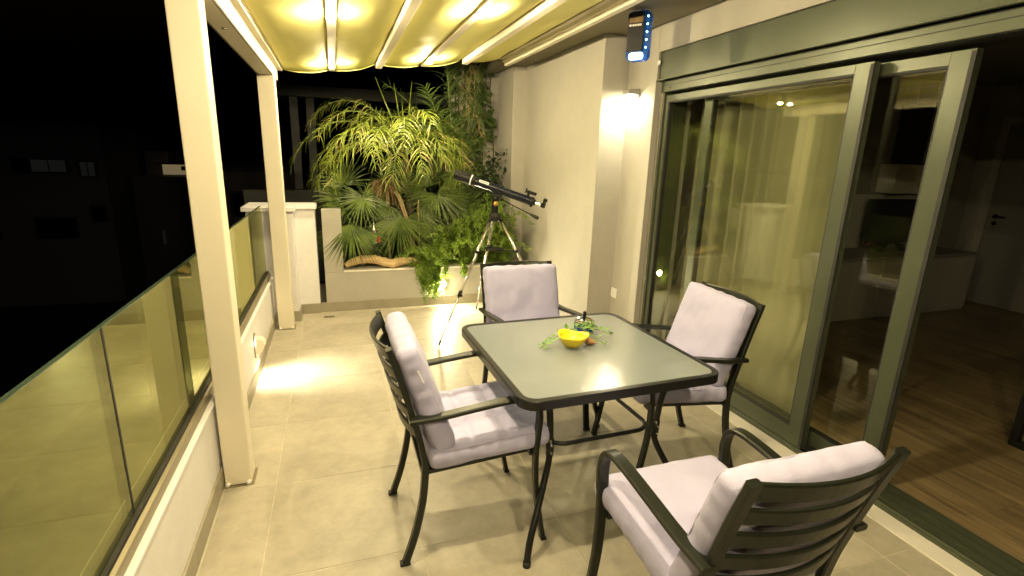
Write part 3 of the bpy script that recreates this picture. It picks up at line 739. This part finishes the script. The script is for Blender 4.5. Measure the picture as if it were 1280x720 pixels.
# ================================================================== TELESCOPE
ts = thing('telescope', 'dark blue refractor telescope on a silver tripod in front of the planter', 'telescope', (1.31,4.27,0))
def scope():
    O = Vector((.985,4.40,1.392)); E = Vector((1.600,4.125,1.182)); d = (E-O).normalized(); L = (E-O).length
    up = (Vector((0,0,1))-d*d.z).normalized(); sd_ = d.cross(up)
    def at_(t, u=0, s=0): return O+d*t+up*u+sd_*s
    tu = MB().lathe([(.0360,.19),(.0360,L-.02)], O, 28, axis=d).build('optical_tube', 'scope_blue', ts, smooth=False)
    ds = MB().lathe([(.0445,.0),(.0445,.185),(.0375,.1895),(.0375,.1895)], O, 28, axis=d).build('dew_shield', 'scope_black', ts)
    MB().lathe([(.0400,-.0005),(.0400,-.002)], O, 28, axis=d).build('objective_lens', 'tv_black', ds)
    MB().lathe([(.0452,.146),(.0452,.156)], O, 28, axis=d).build('white_ring', 'tag_white', ds)
    # printed plate on the tube side: white block with small dark marks
    n_ = (up*.55-sd_*.83)
    if n_.y > 0: n_ = (up*.55+sd_*.83)
    n_.normalize(); tang = n_.cross(d).normalized()
    lb = MB().obox(at_(.265)+n_*.0350, d*.043, tang*.011, n_*.0016).build('name_plate', 'tag_white', tu)
    for k in range(9):
        MB().obox(at_(.232+k*.0083)+n_*.0368, d*.0026, tang*.0055, n_*.0004).build('lettering', 'scope_blue', lb)
    fc = MB().lathe([(.0365,L-.0198),(.0400,L-.015),(.0400,L+.012),(.026,L+.016),(.026,L+.03)], O, 24, axis=d).build('focuser', 'scope_black', ts)
    MB().lathe([(.0155,L+.0305),(.0155,L+.078)], O, 18, axis=d).build('draw_tube', 'chrome', ts, smooth=False)
    for s in (-1,1): MB().lathe([(.011,0),(.011,.014)], at_(L+.004,-.036,s*.006), 12, axis=sd_*s).build('focus_knob', 'scope_black', fc)
    dg = MB().obox(at_(L+.100), d*.021, up*.019, sd_*.018).build('star_diagonal', 'scope_black', ts, bevel=.005)
    ey = MB().lathe([(.0145,.0192),(.0145,.035),(.0185,.036),(.0185,.058),(.013,.062)], at_(L+.104), 16, axis=up).build('eyepiece', 'scope_black', dg)
    MB().lathe([(.0150,.028),(.0150,.0345)], at_(L+.104), 16, axis=up).build('chrome_ring', 'chrome', ey)
    fb = MB().obox(at_(L-.050,.048), d*.012, up*.013, sd_*.006).build('finder_bracket', 'scope_black', ts)
    MB().obox(at_(L-.078,.074,0), d*.006, up*.020, sd_*.017).build('finder_window', 'scope_black', fb, bevel=.002)
    MB().lathe([(.0135,0),(.0135,.085)], at_(L-.07,.068), 14, axis=d).build('finder', 'scope_black', fb)
    # mount head
    c = at_((1.325-O.x)/d.x,-.0365)
    cr = MB().obox(c-Vector((0,0,.010)), d*.045, sd_*.018, up*.010).build('cradle', 'scope_black', ts, bevel=.003)
    MB().lathe([(.010,0),(.012,.012),(.010,.02)], c-up*.012-d*.02+sd_*-.02, 12, axis=-sd_ if sd_.y > 0 else sd_).build('clamp_knob', 'brass', cr)
    MB().lathe([(.022,-.045),(.026,-.02),(.020,.0)], c-Vector((0,0,.02)), 16).build('yoke', 'scope_black', ts)
    MB().ball(c+Vector((-.012,-.034,-.085)), .021, 8).build('tension_knob', 'brass', ts, smooth=True)
    MB().lathe([(.030,.0),(.030,.055),(.024,.075),(.022,.125)], (1.31,4.27,1.075), 18).build('mount_head', 'scope_black', ts)
    h0 = c+Vector((.03,-.02,-.045)); h1 = h0+Vector((.235,-.10,-.118))
    hn = MB().tube([h0,h1],.0045,8).build('pan_handle', 'scope_black', ts, smooth=True)
    dd = (h1-h0).normalized()
    MB().lathe([(.006,0),(.013,.025),(.017,.07),(.014,.088),(.002,.094)], h1, 14, axis=dd).build('grip', 'rubber', hn, smooth=True)
    MB().lathe([(.045,0),(.052,.012),(.050,.045),(.030,.075)], (1.31,4.27,1.0), 6).build('tripod_collar', 'scope_black', ts, bevel=.004)
    for ang in (208.5, 88.5, 328.5):
        a = R(ang); u = Vector((math.cos(a), math.sin(a), 0)); tp = Vector((1.31,4.27,1.025))+u*.045; ft = Vector((1.31,4.27,.006))+u*.632
        ax = (ft-tp).normalized(); LL = (ft-tp).length
        lg = MB().tube([tp+ax*.03, tp+ax*LL*.60], .0125, 12).build('leg', 'silver', ts, smooth=True)
        MB().tube([tp+ax*LL*.60, tp+ax*(LL-.03)], .0085, 10).build('lower_section', 'silver', lg, smooth=True)
        MB().tube([tp-ax*.015, tp+ax*.035], .0155, 10).build('hinge', 'scope_black', lg, smooth=True)
        cl = MB().tube([tp+ax*(LL*.585), tp+ax*(LL*.625)], .0165, 10).build('leg_clamp', 'scope_black', lg, smooth=True)
        MB().obox(tp+ax*(LL*.612)-Vector((0,0,.004))+u*.0+Vector((.012,-.014,0)), (.010,0,0),(0,.006,0),(0,0,.010)).build('clamp_lever', 'scope_black', lg, bevel=.002)
        MB().tube([tp+ax*(LL*.265), tp+ax*(LL*.285)], .0155, 10).build('spreader_clip', 'scope_black', lg, smooth=True)
        MB().tube([tp+ax*(LL-.035), ft], [.011,.006], 10).build('rubber_foot', 'rubber', lg, smooth=True)
        zc = (tp+ax*(LL*.275)).z
        MB().strap([Vector((1.31,4.27,zc)), tp+ax*(LL*.275)-u*.008], .018, .006, u.cross(Vector((0,0,1)))).build('spreader_arm', 'scope_black', ts)
    MB().lathe([(.085,0),(.090,.004),(.090,.012),(.080,.013),(.078,.005),(.001,.005)], (1.31,4.27,.745), 24).build('accessory_tray', 'scope_black', ts)
scope()

# ================================================================== PLANTS
def feather_frond(root, base, az, elev, length, bend, nl, ll, mat='leaf_feather', droop=1.3, width=.016, stemr=.008, stem='stem_green', vee=.9, start=.18):
    a = R(az); d = Vector((math.cos(a)*math.cos(R(elev)), math.sin(a)*math.cos(R(elev)), math.sin(R(elev))))
    p = Vector(base); path = [p.copy()]; N = 22
    for k in range(N):
        d = (d+Vector((rnd(-.03,.03),rnd(-.03,.03),-bend*(.4+1.2*k/N)/N))).normalized(); p = p+d*length/N; path.append(p.copy())
    m = MB(); m2 = MB()
    for k in range(nl):
        t = start+(1-start)*(k+.5)/nl; i = min(N-1, int(t*N)); q = path[i].lerp(path[i+1], t*N-i); tg = (path[i+1]-path[i]).normalized()
        sd_ = tg.cross(Vector((0,0,1)))
        if sd_.length < .05: sd_ = Vector((math.sin(a),-math.cos(a),0))
        sd_.normalize(); up = sd_.cross(tg)
        l_ = ll*(.45+.55*math.sin(math.pi*min(1,(t-start)/(1-start)*.85+.12)))*rnd(.6,1.2)
        for s in (-1,1):
            dr_ = (sd_*s*rnd(.6,1.1)*vee + tg*rnd(.3,1.0) + up*rnd(-.15,.5)).normalized()
            if random.random() < .10: continue
            (m2 if mat == 'leaf_feather' and random.random() < .12 else m).strip(q, dr_, up, l_, width*rnd(.6,1.2), droop=droop*rnd(.4,1.5), segs=5)
    f = m.build('frond', mat, root)
    if m2.v: tag(m2.build('dry_leaflets', 'leaf_dry', f), kind='stuff')
    MB().tube(path, [stemr*(1-.8*i/N) for i in range(N+1)], 6).build('midrib', stem, f, smooth=True)
    return f
def fan_leaf(root, base, hub, aim, rad, nseg=26, spread=250, droop=.3, mat='leaf_fan', up=(0,0,1), width=.019, curl=None):
    # petiole from base to hub, then pleated blade fanned about `aim` in the plane with normal n
    base, hub, aim = Vector(base), Vector(hub), Vector(aim).normalized()
    n = Vector(up); n = (n-aim*n.dot(aim)).normalized(); sd_ = aim.cross(n); m = MB()
    for k in range(nseg):
        an = R(-spread/2+spread*k/(nseg-1)+rnd(-2,2)); d = aim*math.cos(an)+sd_*math.sin(an)
        L = rad*(.72+.28*math.cos(an*.55))*rnd(.9,1.06)
        m.strip(hub+d*.012, d+n*rnd(-.05,.10), n, L, width*rnd(.85,1.1), droop=droop*rnd(.7,1.3), segs=5)
    f = m.build('frond', mat, root)
    mid = (base+hub)/2+Vector((0,0,.05)); MB().tube(catmull([base,mid,hub],6), [.007]*6+[.006]*6+[.005], 6).build('petiole', 'stem_green', f, smooth=True)
    return f

# --- tall feather palm with yellowing, arching fronds
fp = thing('feather_palm', 'tall feather palm with arching yellow green fronds in the middle of the planter', 'palm', (.74,5.62,.36))
MB().tube(catmull([(.80,5.66,.34),(.78,5.65,.75),(.75,5.63,1.15),(.72,5.62,1.50)],6), [.048,.046,.045,.044,.043,.042,.041,.040,.040,.040,.039,.038,.038,.037,.036,.036,.035,.035,.034], 12).build('trunk', 'bark', fp, smooth=True)
crown = Vector((.72,5.60,1.56))
specs = [(196,55,1.22,2.5),(182,42,1.28,2.6),(214,48,1.15,2.7),(166,60,1.15,2.4),(242,44,1.0,2.8),(266,56,1.0,2.8),(292,46,.95,2.7),(318,44,.90,2.6),(342,54,.85,2.5),(204,22,1.10,2.1),(232,66,1.0,3.0),(290,70,.90,3.0),(60,60,.9,2.4),(130,62,.9,2.2),(176,26,1.1,2.2),(252,18,.85,2.0),(20,58,.8,2.4),(222,34,1.1,2.4),(300,22,.85,2.1),(190,36,1.3,2.5),(275,34,.95,2.5),(330,28,.8,2.1),(238,54,1.05,2.9)]
for az, el, L, bd in specs:
    feather_frond(fp, crown+Vector((rnd(-.02,.02),rnd(-.02,.02),rnd(-.05,.05))), az, el, L*rnd(.9,1.08), bd*rnd(.9,1.1), 30, .30, droop=2.0, width=.0135, vee=.85)
for tip in ((.44,5.60,2.28),(.80,5.58,2.26),(.62,5.60,2.24),(.70,5.62,2.10)):    # unopened spears
    d = Vector(tip)-crown; MB().tube([crown, crown+d*.5, Vector(tip)], [.010,.008,.002], 6).build('spear', 'leaf_feather', fp, smooth=True)

# --- dark feather palm behind with an upright frond
dp = thing('upright_palm', 'dark green palm with one straight upright frond behind the telescope', 'palm', (1.28,5.80,.36))
MB().tube(catmull([(1.29,5.82,.34),(1.28,5.80,.8),(1.28,5.79,1.15)],6), [.035]*13, 10).build('trunk', 'bark', dp, smooth=True)
feather_frond(dp, (1.28,5.75,1.1), 270, 89.5, 1.60, .03, 44, .42, mat='leaf_dark', droop=.75, width=.013, stemr=.010, vee=1.0, start=.10)
for az, el, L, bd in ((60,60,1.3,1.6),(120,62,1.35,1.6),(200,66,1.25,1.5),(300,66,.9,1.9),(80,72,1.3,1.5),(160,75,1.4,1.2),(255,70,1.1,1.9),(180,58,1.25,1.5),(140,52,1.2,1.4),(220,74,1.2,1.4)):
    feather_frond(dp, (1.28,5.79,1.12), az, el, L, bd, 34, .36, mat='leaf_dark', droop=1.0, width=.013)
# --- fan palms
def fan_palm(label, base, leaves, mat='leaf_fan'):
    t = thing('fan_palm', label, 'palm', base, group='fan palms in the planter'); b = Vector(base)
    MB().tube(catmull([b-Vector((0,0,.02)), b+Vector((.01,0,.12)), b+Vector((0,.01,.24))],5), [.045,.045,.044,.044,.043,.043,.042,.041,.040,.038,.035], 10).build('trunk', 'bark', t, smooth=True)
    for hub, aim, up, rad, sp, dr_ in leaves:
        fan_leaf(t, b+Vector((0,0,.20)), hub, aim, rad, nseg=34, spread=sp, droop=dr_, mat=mat, up=up)
fan_palm('fan palm with drooping leaves spilling over the left pier of the planter', (.22,5.48,.36), [
    ((.135,5.19,.86),(-.10,-.22,-1),(-.1,-1,.3),.44,150,.12),
    ((.25,5.34,1.10),(.1,-.35,-.6),(.1,-1,.35),.34,290,.25),
    ((.04,5.44,1.06),(-.7,-.3,.2),(0,-.7,.7),.27,220,.7),
    ((.36,5.55,1.0),(.4,-.1,.7),(0,-1,.3),.30,240,.4),
    ((.10,5.62,1.22),(-.4,.0,.9),(0,-1,.2),.32,220,.5)])
fan_palm('fan palm with one big leaf hanging in front of the driftwood', (.66,5.50,.36), [
    ((.60,5.23,.93),(0,-.10,-1),(0,-1,.25),.46,150,.08),
    ((.52,5.42,1.02),(-.6,-.3,-.3),(-.2,-1,.5),.34,220,.4),
    ((.80,5.44,.95),(.6,-.3,-.4),(.2,-1,.4),.36,210,.4),
    ((.62,5.60,1.18),(-.1,-.1,1),(0,-1,.3),.34,240,.3)])
fan_palm('fan palm with spread leaves behind the telescope tube', (1.08,5.66,.36), [
    ((1.02,5.42,1.14),(.35,-.3,-.7),(0,-1,.45),.44,240,.2),
    ((1.20,5.58,1.02),(.7,-.2,-.2),(.1,-1,.4),.38,240,.35),
    ((.92,5.60,1.20),(-.5,-.1,.5),(0,-1,.4),.36,240,.35),
    ((1.10,5.66,1.32),(.2,0,1),(0,-1,.4),.38,250,.3),
    ((1.38,5.60,.95),(.9,-.1,.0),(0,-1,.5),.34,230,.4),
    ((1.00,5.45,.82),(-.1,-.2,-1),(0,-1,.4),.34,180,.2)])
# --- dead hanging leaves
dd = thing('dried_palm_leaf', 'brown dried palm leaf clump hanging below the feather palm crown', 'dead leaf', (.50,5.46,.40))
m = MB()
for k in range(46):
    a = rnd(0, 2*math.pi); m.strip((.50+rnd(-.02,.02),5.44+rnd(-.02,.02),1.24+rnd(-.03,.03)), (math.cos(a)*rnd(.2,1),math.sin(a)*rnd(.2,.8)-.2,rnd(-.5,.6)), (0,-1,.3), rnd(.18,.36), .018, droop=rnd(1.8,4), segs=6)
m.build('dry_blades', 'leaf_dead', dd)
MB().tube(catmull([(.52,5.47,.36),(.51,5.46,.8),(.50,5.45,1.24)],5), .012, 8).build('stalk', 'stem_tan', dd, smooth=True)
st = MB()
for o_ in (-.012,.010): st.tube(catmull([(.575+o_,5.36,1.17),(.625+o_,5.345,1.10),(.68+o_,5.34,.92),(.735+o_*1.3,5.345,.74),(.765+o_,5.36,.36)],6), .0105, 8)
tag(st.build('bare_stem', 'stem_tan', smooth=True), 'pair of bare tan stems leaning right below the dried palm leaf', 'stem')
tag(MB().tube(catmull([(.815,5.36,.36),(.818,5.35,.7),(.808,5.35,.95),(.815,5.35,1.09)],5), [.009,.009,.009,.009,.0085,.0085,.0085,.0085,.008,.008,.008,.008,.008,.007,.007,.006], 8).build('stick', 'stem_tan', smooth=True), 'thin straight upright stick right of the leaning stems', 'stick')

# --- ivy and hanging dry vine on the back wall
iv = thing('climbing_ivy', 'dark climbing ivy covering the back wall beside the rendered pillar', 'ivy', (1.65,6.25,.36))
m = MB(); mt = MB()
for k in range(4600):
    x = rnd(1.30,1.87); z = rnd(.4,2.95)
    if 1.74 < x and 1.15 < z < 1.75 and random.random() < .8: continue
    dens = noise.noise((x*3.0,z*3.0,5))
    if dens < -.25 and random.random() < .8: continue
    y = 6.30-abs(random.gauss(0,.055))-.01-.07*max(0,dens)
    L = rnd(.03,.062); m.leaf((x,y,z), (rnd(-1,1),rnd(-.7,.1),rnd(-1,.4)), (rnd(-.5,.5),-1,rnd(-.2,.8)), L, L*.85)
m.build('foliage', 'leaf_ivy', iv)
for k in range(9):
    x = rnd(1.35,1.9); pts = [(x+.06*noise.noise((k,z*2,0)),6.292,z) for z in (.38,.8,1.3,1.8,2.3,2.8)]
    mt.tube(catmull(pts,4), .006, 6)
mt.build('vine_stems', 'bark', iv, smooth=True)
vn = thing('hanging_vine', 'pale dry vine with narrow hanging leaves against the pillar under the canopy', 'vine', (1.78,6.0,1.4))
for k in range(7):
    x = rnd(1.50,1.70); y = rnd(5.95,6.22); P = catmull([(x,y,2.62),(x-.10+rnd(-.1,.1),y-.06,2.42),(x-.06+rnd(-.12,.12),y-.10,2.12),(x-.02+rnd(-.1,.1),y-.10,rnd(1.55,1.95))],6); m = MB()
    for i in range(2, len(P)-1):
        for s in (-1,1,0):
            m.strip(P[i], (rnd(-1,1),rnd(-1,.2),rnd(-1.2,.1)), (0,-1,.4), rnd(.10,.22), .010, droop=1.8, segs=4)
    f = m.build('leaf_spray', 'leaf_dry' if k%4 == 0 else 'leaf_dark', vn); MB().tube(P, .004, 5).build('stem', 'stem_tan', f)

# --- background shrub mass behind the palms
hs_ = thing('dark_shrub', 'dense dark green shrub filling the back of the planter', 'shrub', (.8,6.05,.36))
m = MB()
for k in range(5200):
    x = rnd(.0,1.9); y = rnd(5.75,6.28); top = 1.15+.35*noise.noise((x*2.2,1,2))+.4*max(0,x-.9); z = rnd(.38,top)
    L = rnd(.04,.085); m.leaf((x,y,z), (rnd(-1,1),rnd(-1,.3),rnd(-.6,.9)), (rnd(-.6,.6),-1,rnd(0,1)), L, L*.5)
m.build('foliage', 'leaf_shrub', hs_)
m = MB()
for k in range(14):
    x = .05+1.8*k/13; m.tube([(x,6.0,.34),(x+rnd(-.08,.08),6.0+rnd(-.1,.1),.7),(x+rnd(-.15,.15),6.0+rnd(-.1,.1),1.05)], [.010,.007,.003], 6)
m.build('branches', 'bark', hs_, smooth=True)

# --- bright trailing creeper over the planter edge
tp_ = thing('trailing_creeper', 'bright green feathery creeper spilling over the planter front around the spotlight', 'creeper', (1.35,5.35,.38))
m = MB(); ms = MB()
def creeper_stem(P, dens, L):
    ms.tube(P, .0022, 5)
    for i in range(len(P)-1):
        for q in range(dens):
            p = P[i].lerp(P[i+1], random.random()); d = Vector((rnd(-1,1),rnd(-1,.6),rnd(-.6,1)))
            tw = p+d.normalized()*rnd(.012,.045)
            for h in range(4):
                m.leaf(p.lerp(tw, rnd(.1,1)), d+Vector((rnd(-1,1),rnd(-1,1),rnd(-.8,.8))), (rnd(-.5,.5),-.6,1), L*rnd(.6,1.2), L*.5*rnd(.7,1.2))
for k in range(150):
    x = rnd(.74,1.80); y = rnd(5.24,5.62)
    h = (.17+.46*math.exp(-((x-1.45)/.40)**2)+.16*math.exp(-((x-1.70)/.2)**2))*rnd(.45,1.1)
    b0 = Vector((x,y,.37)); lean = Vector((rnd(-.16,.14),rnd(-.20,.02),0))
    P = catmull([b0, b0+lean*.3+Vector((0,0,h*.6)), b0+lean*.8+Vector((0,0,h)), b0+lean*1.5+Vector((rnd(-.06,.06),-.05,h*.82))],5)
    creeper_stem(P, 4, .026)
for k in range(30):   # strands hanging over the coping
    x = random.gauss(.92,.065) if k < 21 else rnd(.85,1.9); lo = rnd(.05,.25) if k < 21 else rnd(.30,.38)
    if k < 21: x = min(x, .972)
    P = catmull([(x+rnd(-.03,.08),5.34,.42),(x,5.22,.47),(x+rnd(-.02,.02),5.135,.40),(x+rnd(-.04,.04),5.12,(.4+lo)/2),(x+rnd(-.05,.05),5.115,lo)],5)
    creeper_stem(P, 4, .024)
cf = m.build('foliage', 'leaf_trail', tp_)
ms.build('stems', 'stem_green', tp_)

# --- driftwood and glass ornament
dw = MB(); pth = catmull([(.060,5.235,.445),(.12,5.235,.478),(.22,5.24,.500),(.33,5.24,.500),(.42,5.235,.478),(.50,5.23,.452),(.56,5.235,.462),(.66,5.24,.476),(.76,5.24,.462),(.835,5.235,.440)],6)
N = len(pth); dw.tube(pth, [(.022+.032*math.sin(math.pi*min(1,(i+1)/N*1.02))**.6)*(1+.13*noise.noise((i*.45,0,0))) for i in range(N)], 14, flat=.86)
dw.v = [v+Vector((0,noise.noise(v*14)*.006,noise.noise(v*11+Vector((3,1,0)))*.007)) for v in dw.v]
tag(dw.build('driftwood', 'wood_drift', smooth=True), 'pale curved piece of driftwood lying on the planter coping', 'driftwood')
bt = thing('glass_ornament', 'small glass bottle ornament with red and green sides hanging between the fan palms', 'ornament', (.345,5.20,.66))
MB().lathe([(.020,0),(.034,.012),(.036,.06),(.026,.09),(.022,.10)], (.345,5.20,.665), 14).build('body', 'green_glass', bt, smooth=True)
MB().lathe([(.001,0),(.016,.004),(.022,.03),(.016,.055),(.001,.06)], (.383,5.185,.675), 12).build('red_bead', 'red_glass', bt, smooth=True)
MB().lathe([(.0235,.1005),(.026,.105),(.022,.15),(.012,.165),(.006,.19),(.004,.215)], (.345,5.20,.665), 14).build('cap', 'silver', bt, smooth=True)
MB().tube(catmull([(.345,5.20,.88),(.335,5.25,.96),(.27,5.36,1.06)],4), .0018, 5).build('hanging_wire', 'silver', bt)

# ================================================================== THE ROOM BEHIND THE DOOR
rf = MB().box(2.546,7.6,-1.7,4.15,-.12,-.006).build('indoor_floor', 'rubber'); tag(rf, kind='structure')
pk = {}
x = 2.55; row = 0
while x < 7.28:
    wd = .16; yy = -1.7-(row*.43)%1.25
    while yy < 4.14:
        y0_, y1_ = max(yy,-1.7), min(yy+1.25, 4.145)
        if y1_-y0_ > .03:
            key = round(y1_-y0_,3)
            if key not in pk:
                me = MB().box(-wd/2+.0008,wd/2-.0008,-key/2+.0008,key/2-.0008,-.008,.012).mesh('plank'); me.materials.append(MATS['wood_floor']); pk[key] = me
            o = bpy.data.objects.new('plank', pk[key]); sc.collection.objects.link(o); o.parent = rf
            o.location = Vector((x+wd/2,(y0_+y1_)/2,0))-rf.location
        yy += 1.25
    x += wd; row += 1
iw = MB().prism([(2.625,4.15),(7.30,4.15),(7.30,-1.7),(7.45,-1.7),(7.45,4.30),(2.625,4.30)], -.1, 2.5015).build('room_wall', 'indoor_wall')
tag(iw, kind='structure')
idr = thing('room_door', 'pale indoor door with dark handle on the far wall of the dim room', 'door', (7.28,3.4,0))
MB().box(7.262,7.2985,3.03,3.88,.014,2.08).build('leaf', 'indoor_grey', idr, bevel=.004)
for q in ((2.95,3.026,.014,2.16),(3.884,3.96,.014,2.16),(3.0265,3.8835,2.084,2.16)):
    MB().box(7.25,7.299,*q).build('frame', 'indoor_white', idr, bevel=.003)
hm = MB().lathe([(.026,0),(.026,.008)], (7.2618,3.80,1.05), 16, axis=(-1,0,0)).build('handle', 'plastic_black', idr)
MB().tube([(7.253,3.80,1.05),(7.212,3.80,1.05),(7.210,3.68,1.05)], .010, 10).build('lever', 'plastic_black', hm)
MB().lathe([(.024,0),(.024,.007)], (7.2618,3.80,.97), 16, axis=(-1,0,0)).build('key_plate', 'plastic_black', idr)
cb = thing('media_cabinet', 'white low media cabinet against the end wall of the room', 'cabinet', (5.6,3.95,0))
MB().box(4.55,6.75,3.62,4.145,.014,.64).build('body', 'indoor_white', cb, bevel=.005)
MB().box(4.53,6.77,3.605,4.146,.6405,.672).build('top', 'indoor_grey', cb, bevel=.004)
for k in range(3): MB().box(4.57+k*.73,5.27+k*.73,3.600,3.6195,.06,.63).build('cabinet_door', 'indoor_white', cb, bevel=.003)
MB().box(4.60,6.74,4.118,4.1455,.6725,1.27).build('pale_panel', 'pale_panel', cb)  # pale panel added to brighten the wall behind the television
tv = thing('television', 'flat black television standing on the white media cabinet', 'television', (5.74,3.92,.672))
MB().box(5.34,6.14,3.895,3.935,.755,1.235).build('screen', 'tv_black', tv, bevel=.004)
MB().obox((5.60,3.88,.71),(.012,0,0),(0,.04,0),(.04,0,.045)).build('stand_foot', 'plastic_black', tv)
MB().obox((5.90,3.88,.71),(.012,0,0),(0,.04,0),(-.04,0,.045)).build('stand_foot', 'plastic_black', tv)
MB().ball((5.42,3.893,.762),.004,5).build('standby_light', 'led_red', tv)
wu = thing('wall_cabinet', 'dark and pale cabinet panels mounted above the television', 'cabinet', (5.9,4.1,1.3))
MB().box(5.58,6.06,3.95,4.145,1.62,2.20).build('dark_front', 'indoor_dark', wu, bevel=.003)
MB().box(5.70,6.60,3.952,4.144,1.29,1.60).build('pale_front', 'pale_panel', wu, bevel=.003)
MB().box(4.80,5.575,3.951,4.146,1.60,2.45).build('grey_front', 'indoor_grey', wu, bevel=.003)
MB().box(6.07,6.75,3.953,4.1455,1.62,2.45).build('grey_front', 'indoor_grey', wu, bevel=.003)
# curtain: one continuous pleated sheet
cu = thing('curtain', 'pale sheer pleated curtain hanging behind the closed glass pane', 'curtain', (2.66,2.8,.02))
m = MB(); ny, nz = 150, 14
for j in range(nz+1):
    z = .02+2.40*j/nz
    for i in range(ny+1):
        t = i/ny; yy = 2.15+1.23*t
        amp = .007+.034*min(1,max(0,(t-.30)*3)); x_ = 2.665+amp*math.sin(yy*46+1.6*math.sin(yy*9)+.25*math.sin(z*2))*(1-.25*j/nz)+.01*noise.noise((yy*6,z*1.5,2))
        m.v.append(Vector((x_,yy,z)))
for j in range(nz):
    for i in range(ny):
        a = j*(ny+1)+i; m.f.append((a,a+1,a+ny+2,a+ny+1))
m.build('drape', 'curtain', cu, smooth=True)
MB().tube([(2.665,1.9,2.445),(2.665,3.6,2.445)], .012, 8).build('curtain_rail', 'alu_dark', cu)
# indoor table with black sled legs near the open door (only its corner is in view)
it = thing('indoor_table', 'black metal legged table just inside the open door at the right edge', 'table', (4.1,1.2,0))
MB().box(3.58,5.0,.70,1.62,.72,.75).build('table_top', 'indoor_dark', it, bevel=.003)
for xx in (3.66,4.92):
    lf = MB().box(xx-.02,xx+.02,.76,1.56,.0125,.05).build('leg', 'plastic_black', it, bevel=.002)
    MB().box(xx-.02,xx+.02,1.52,1.56,.0505,.7195).build('upright', 'plastic_black', lf, bevel=.002)
    MB().box(xx-.02,xx+.02,.76,.80,.0505,.7195).build('upright', 'plastic_black', lf, bevel=.002)

# ================================================================== THE NIGHT OUTSIDE
def sc35(x, z, k=2.5): return x*k, 1.55+(z-1.55)*k
nb = thing('apartment_block', 'dark apartment block with two faintly lit windows beyond the balustrade', 'building', (-18,38,-7.5))
MB().box(-27.0,-12.1,35.0,45,-7.5,2.45).build('wall', 'night_wall', nb)
MB().box(-27.2,-11.9,34.8,45.2,2.451,2.65).build('roof', 'night_dark', nb)
def win(root, x0, x1, z0, z1, y, mats, frame='night_dark'):
    w_ = MB().box(x0-.08,x1+.08,y-.06,y-.005,z0-.08,z1+.08).build('window', frame, root)
    n = len(mats); s_ = (x1-x0)/n
    for i, mm in enumerate(mats): MB().box(x0+i*s_+.03,x0+(i+1)*s_-.03,y-.075,y-.062,z0,z1).build('pane', mm, w_)
pm('pane_dark', (.01,.01,.012), .1, var=.1)
win(nb,-16.2,-13.85,.0,.62,35,['pane_dark','window_dim','window_dim']); win(nb,-13.25,-12.55,-.2,.55,35,['window_dim','window_dim'])
win(nb,-15.7,-13.9,-3.6,-2.55,35,['pane_dark','pane_dark']); win(nb,-13.05,-12.45,-2.7,-1.9,35,['pane_dark']); win(nb,-19.5,-17.6,-.3,.6,35,['pane_dark','pane_dark']); win(nb,-19.5,-17.4,-3.6,-2.5,35,['pane_dark','pane_dark'])
n2 = thing('terraced_house', 'low dark house with a lit warm porch left of the near pergola post', 'building', (-9,40,-7.5))
MB().box(-11.9,-6.2,38,46,-7.5,-.30).build('wall', 'night_wall', n2)
MB().box(-11.6,-10.3,40,43,-.29,1.2).build('stair_tower', 'night_wall', n2)
MB().box(-10.3,-8.7,38.6,38.8,-.22,.42).build('porch_wall', 'porch_wall_glow', n2)  # wall itself glows, in place of warm lamplight falling on it
MB().box(-10.5,-8.2,37.9,38.9,.43,.52).build('porch_roof', 'night_dark', n2)
MB().box(-10.62,-10.48,37.95,38.1,-4.6,-3.7).build('lit_slit', 'window_dim', n2)
n3 = thing('far_house', 'unlit flat roofed house between the two pergola posts', 'building', (-4,30,-7.5))
MB().box(-6.0,-1.6,26,34,-7.5,.55).build('wall', 'night_wall', n3); MB().box(-6.2,-1.4,25.8,34.2,.551,.72).build('roof', 'night_dark', n3)
win(n3,-4.4,-3.6,-1.4,-.4,26,['pane_dark','pane_dark'])
# neighbour's terrace beyond the planter
nt_ = thing('neighbour_pergola', 'dim grey pergola frame on the neighbouring terrace behind the palms', 'pergola', (0,9,-.1))
for x0 in (-.60,-.36):
    MB().box(x0,x0+.12,9.0,9.12,.9,2.35).build('post', 'pergola_grey', nt_, bevel=.004)
MB().box(-.95,3.4,8.94,9.10,2.351,2.52).build('beam', 'pergola_grey', nt_, bevel=.004)
for k in range(6): MB().box(-.8+k*.7,-.72+k*.7,9.101,12,2.37,2.49).build('rafter', 'pergola_grey', nt_)
np_ = MB().box(-1.3,3.6,8.6,8.8,-.5,.95).build('neighbour_parapet', 'pergola_grey'); tag(np_, 'plain grey parapet of the neighbouring terrace behind the white pier', 'wall')
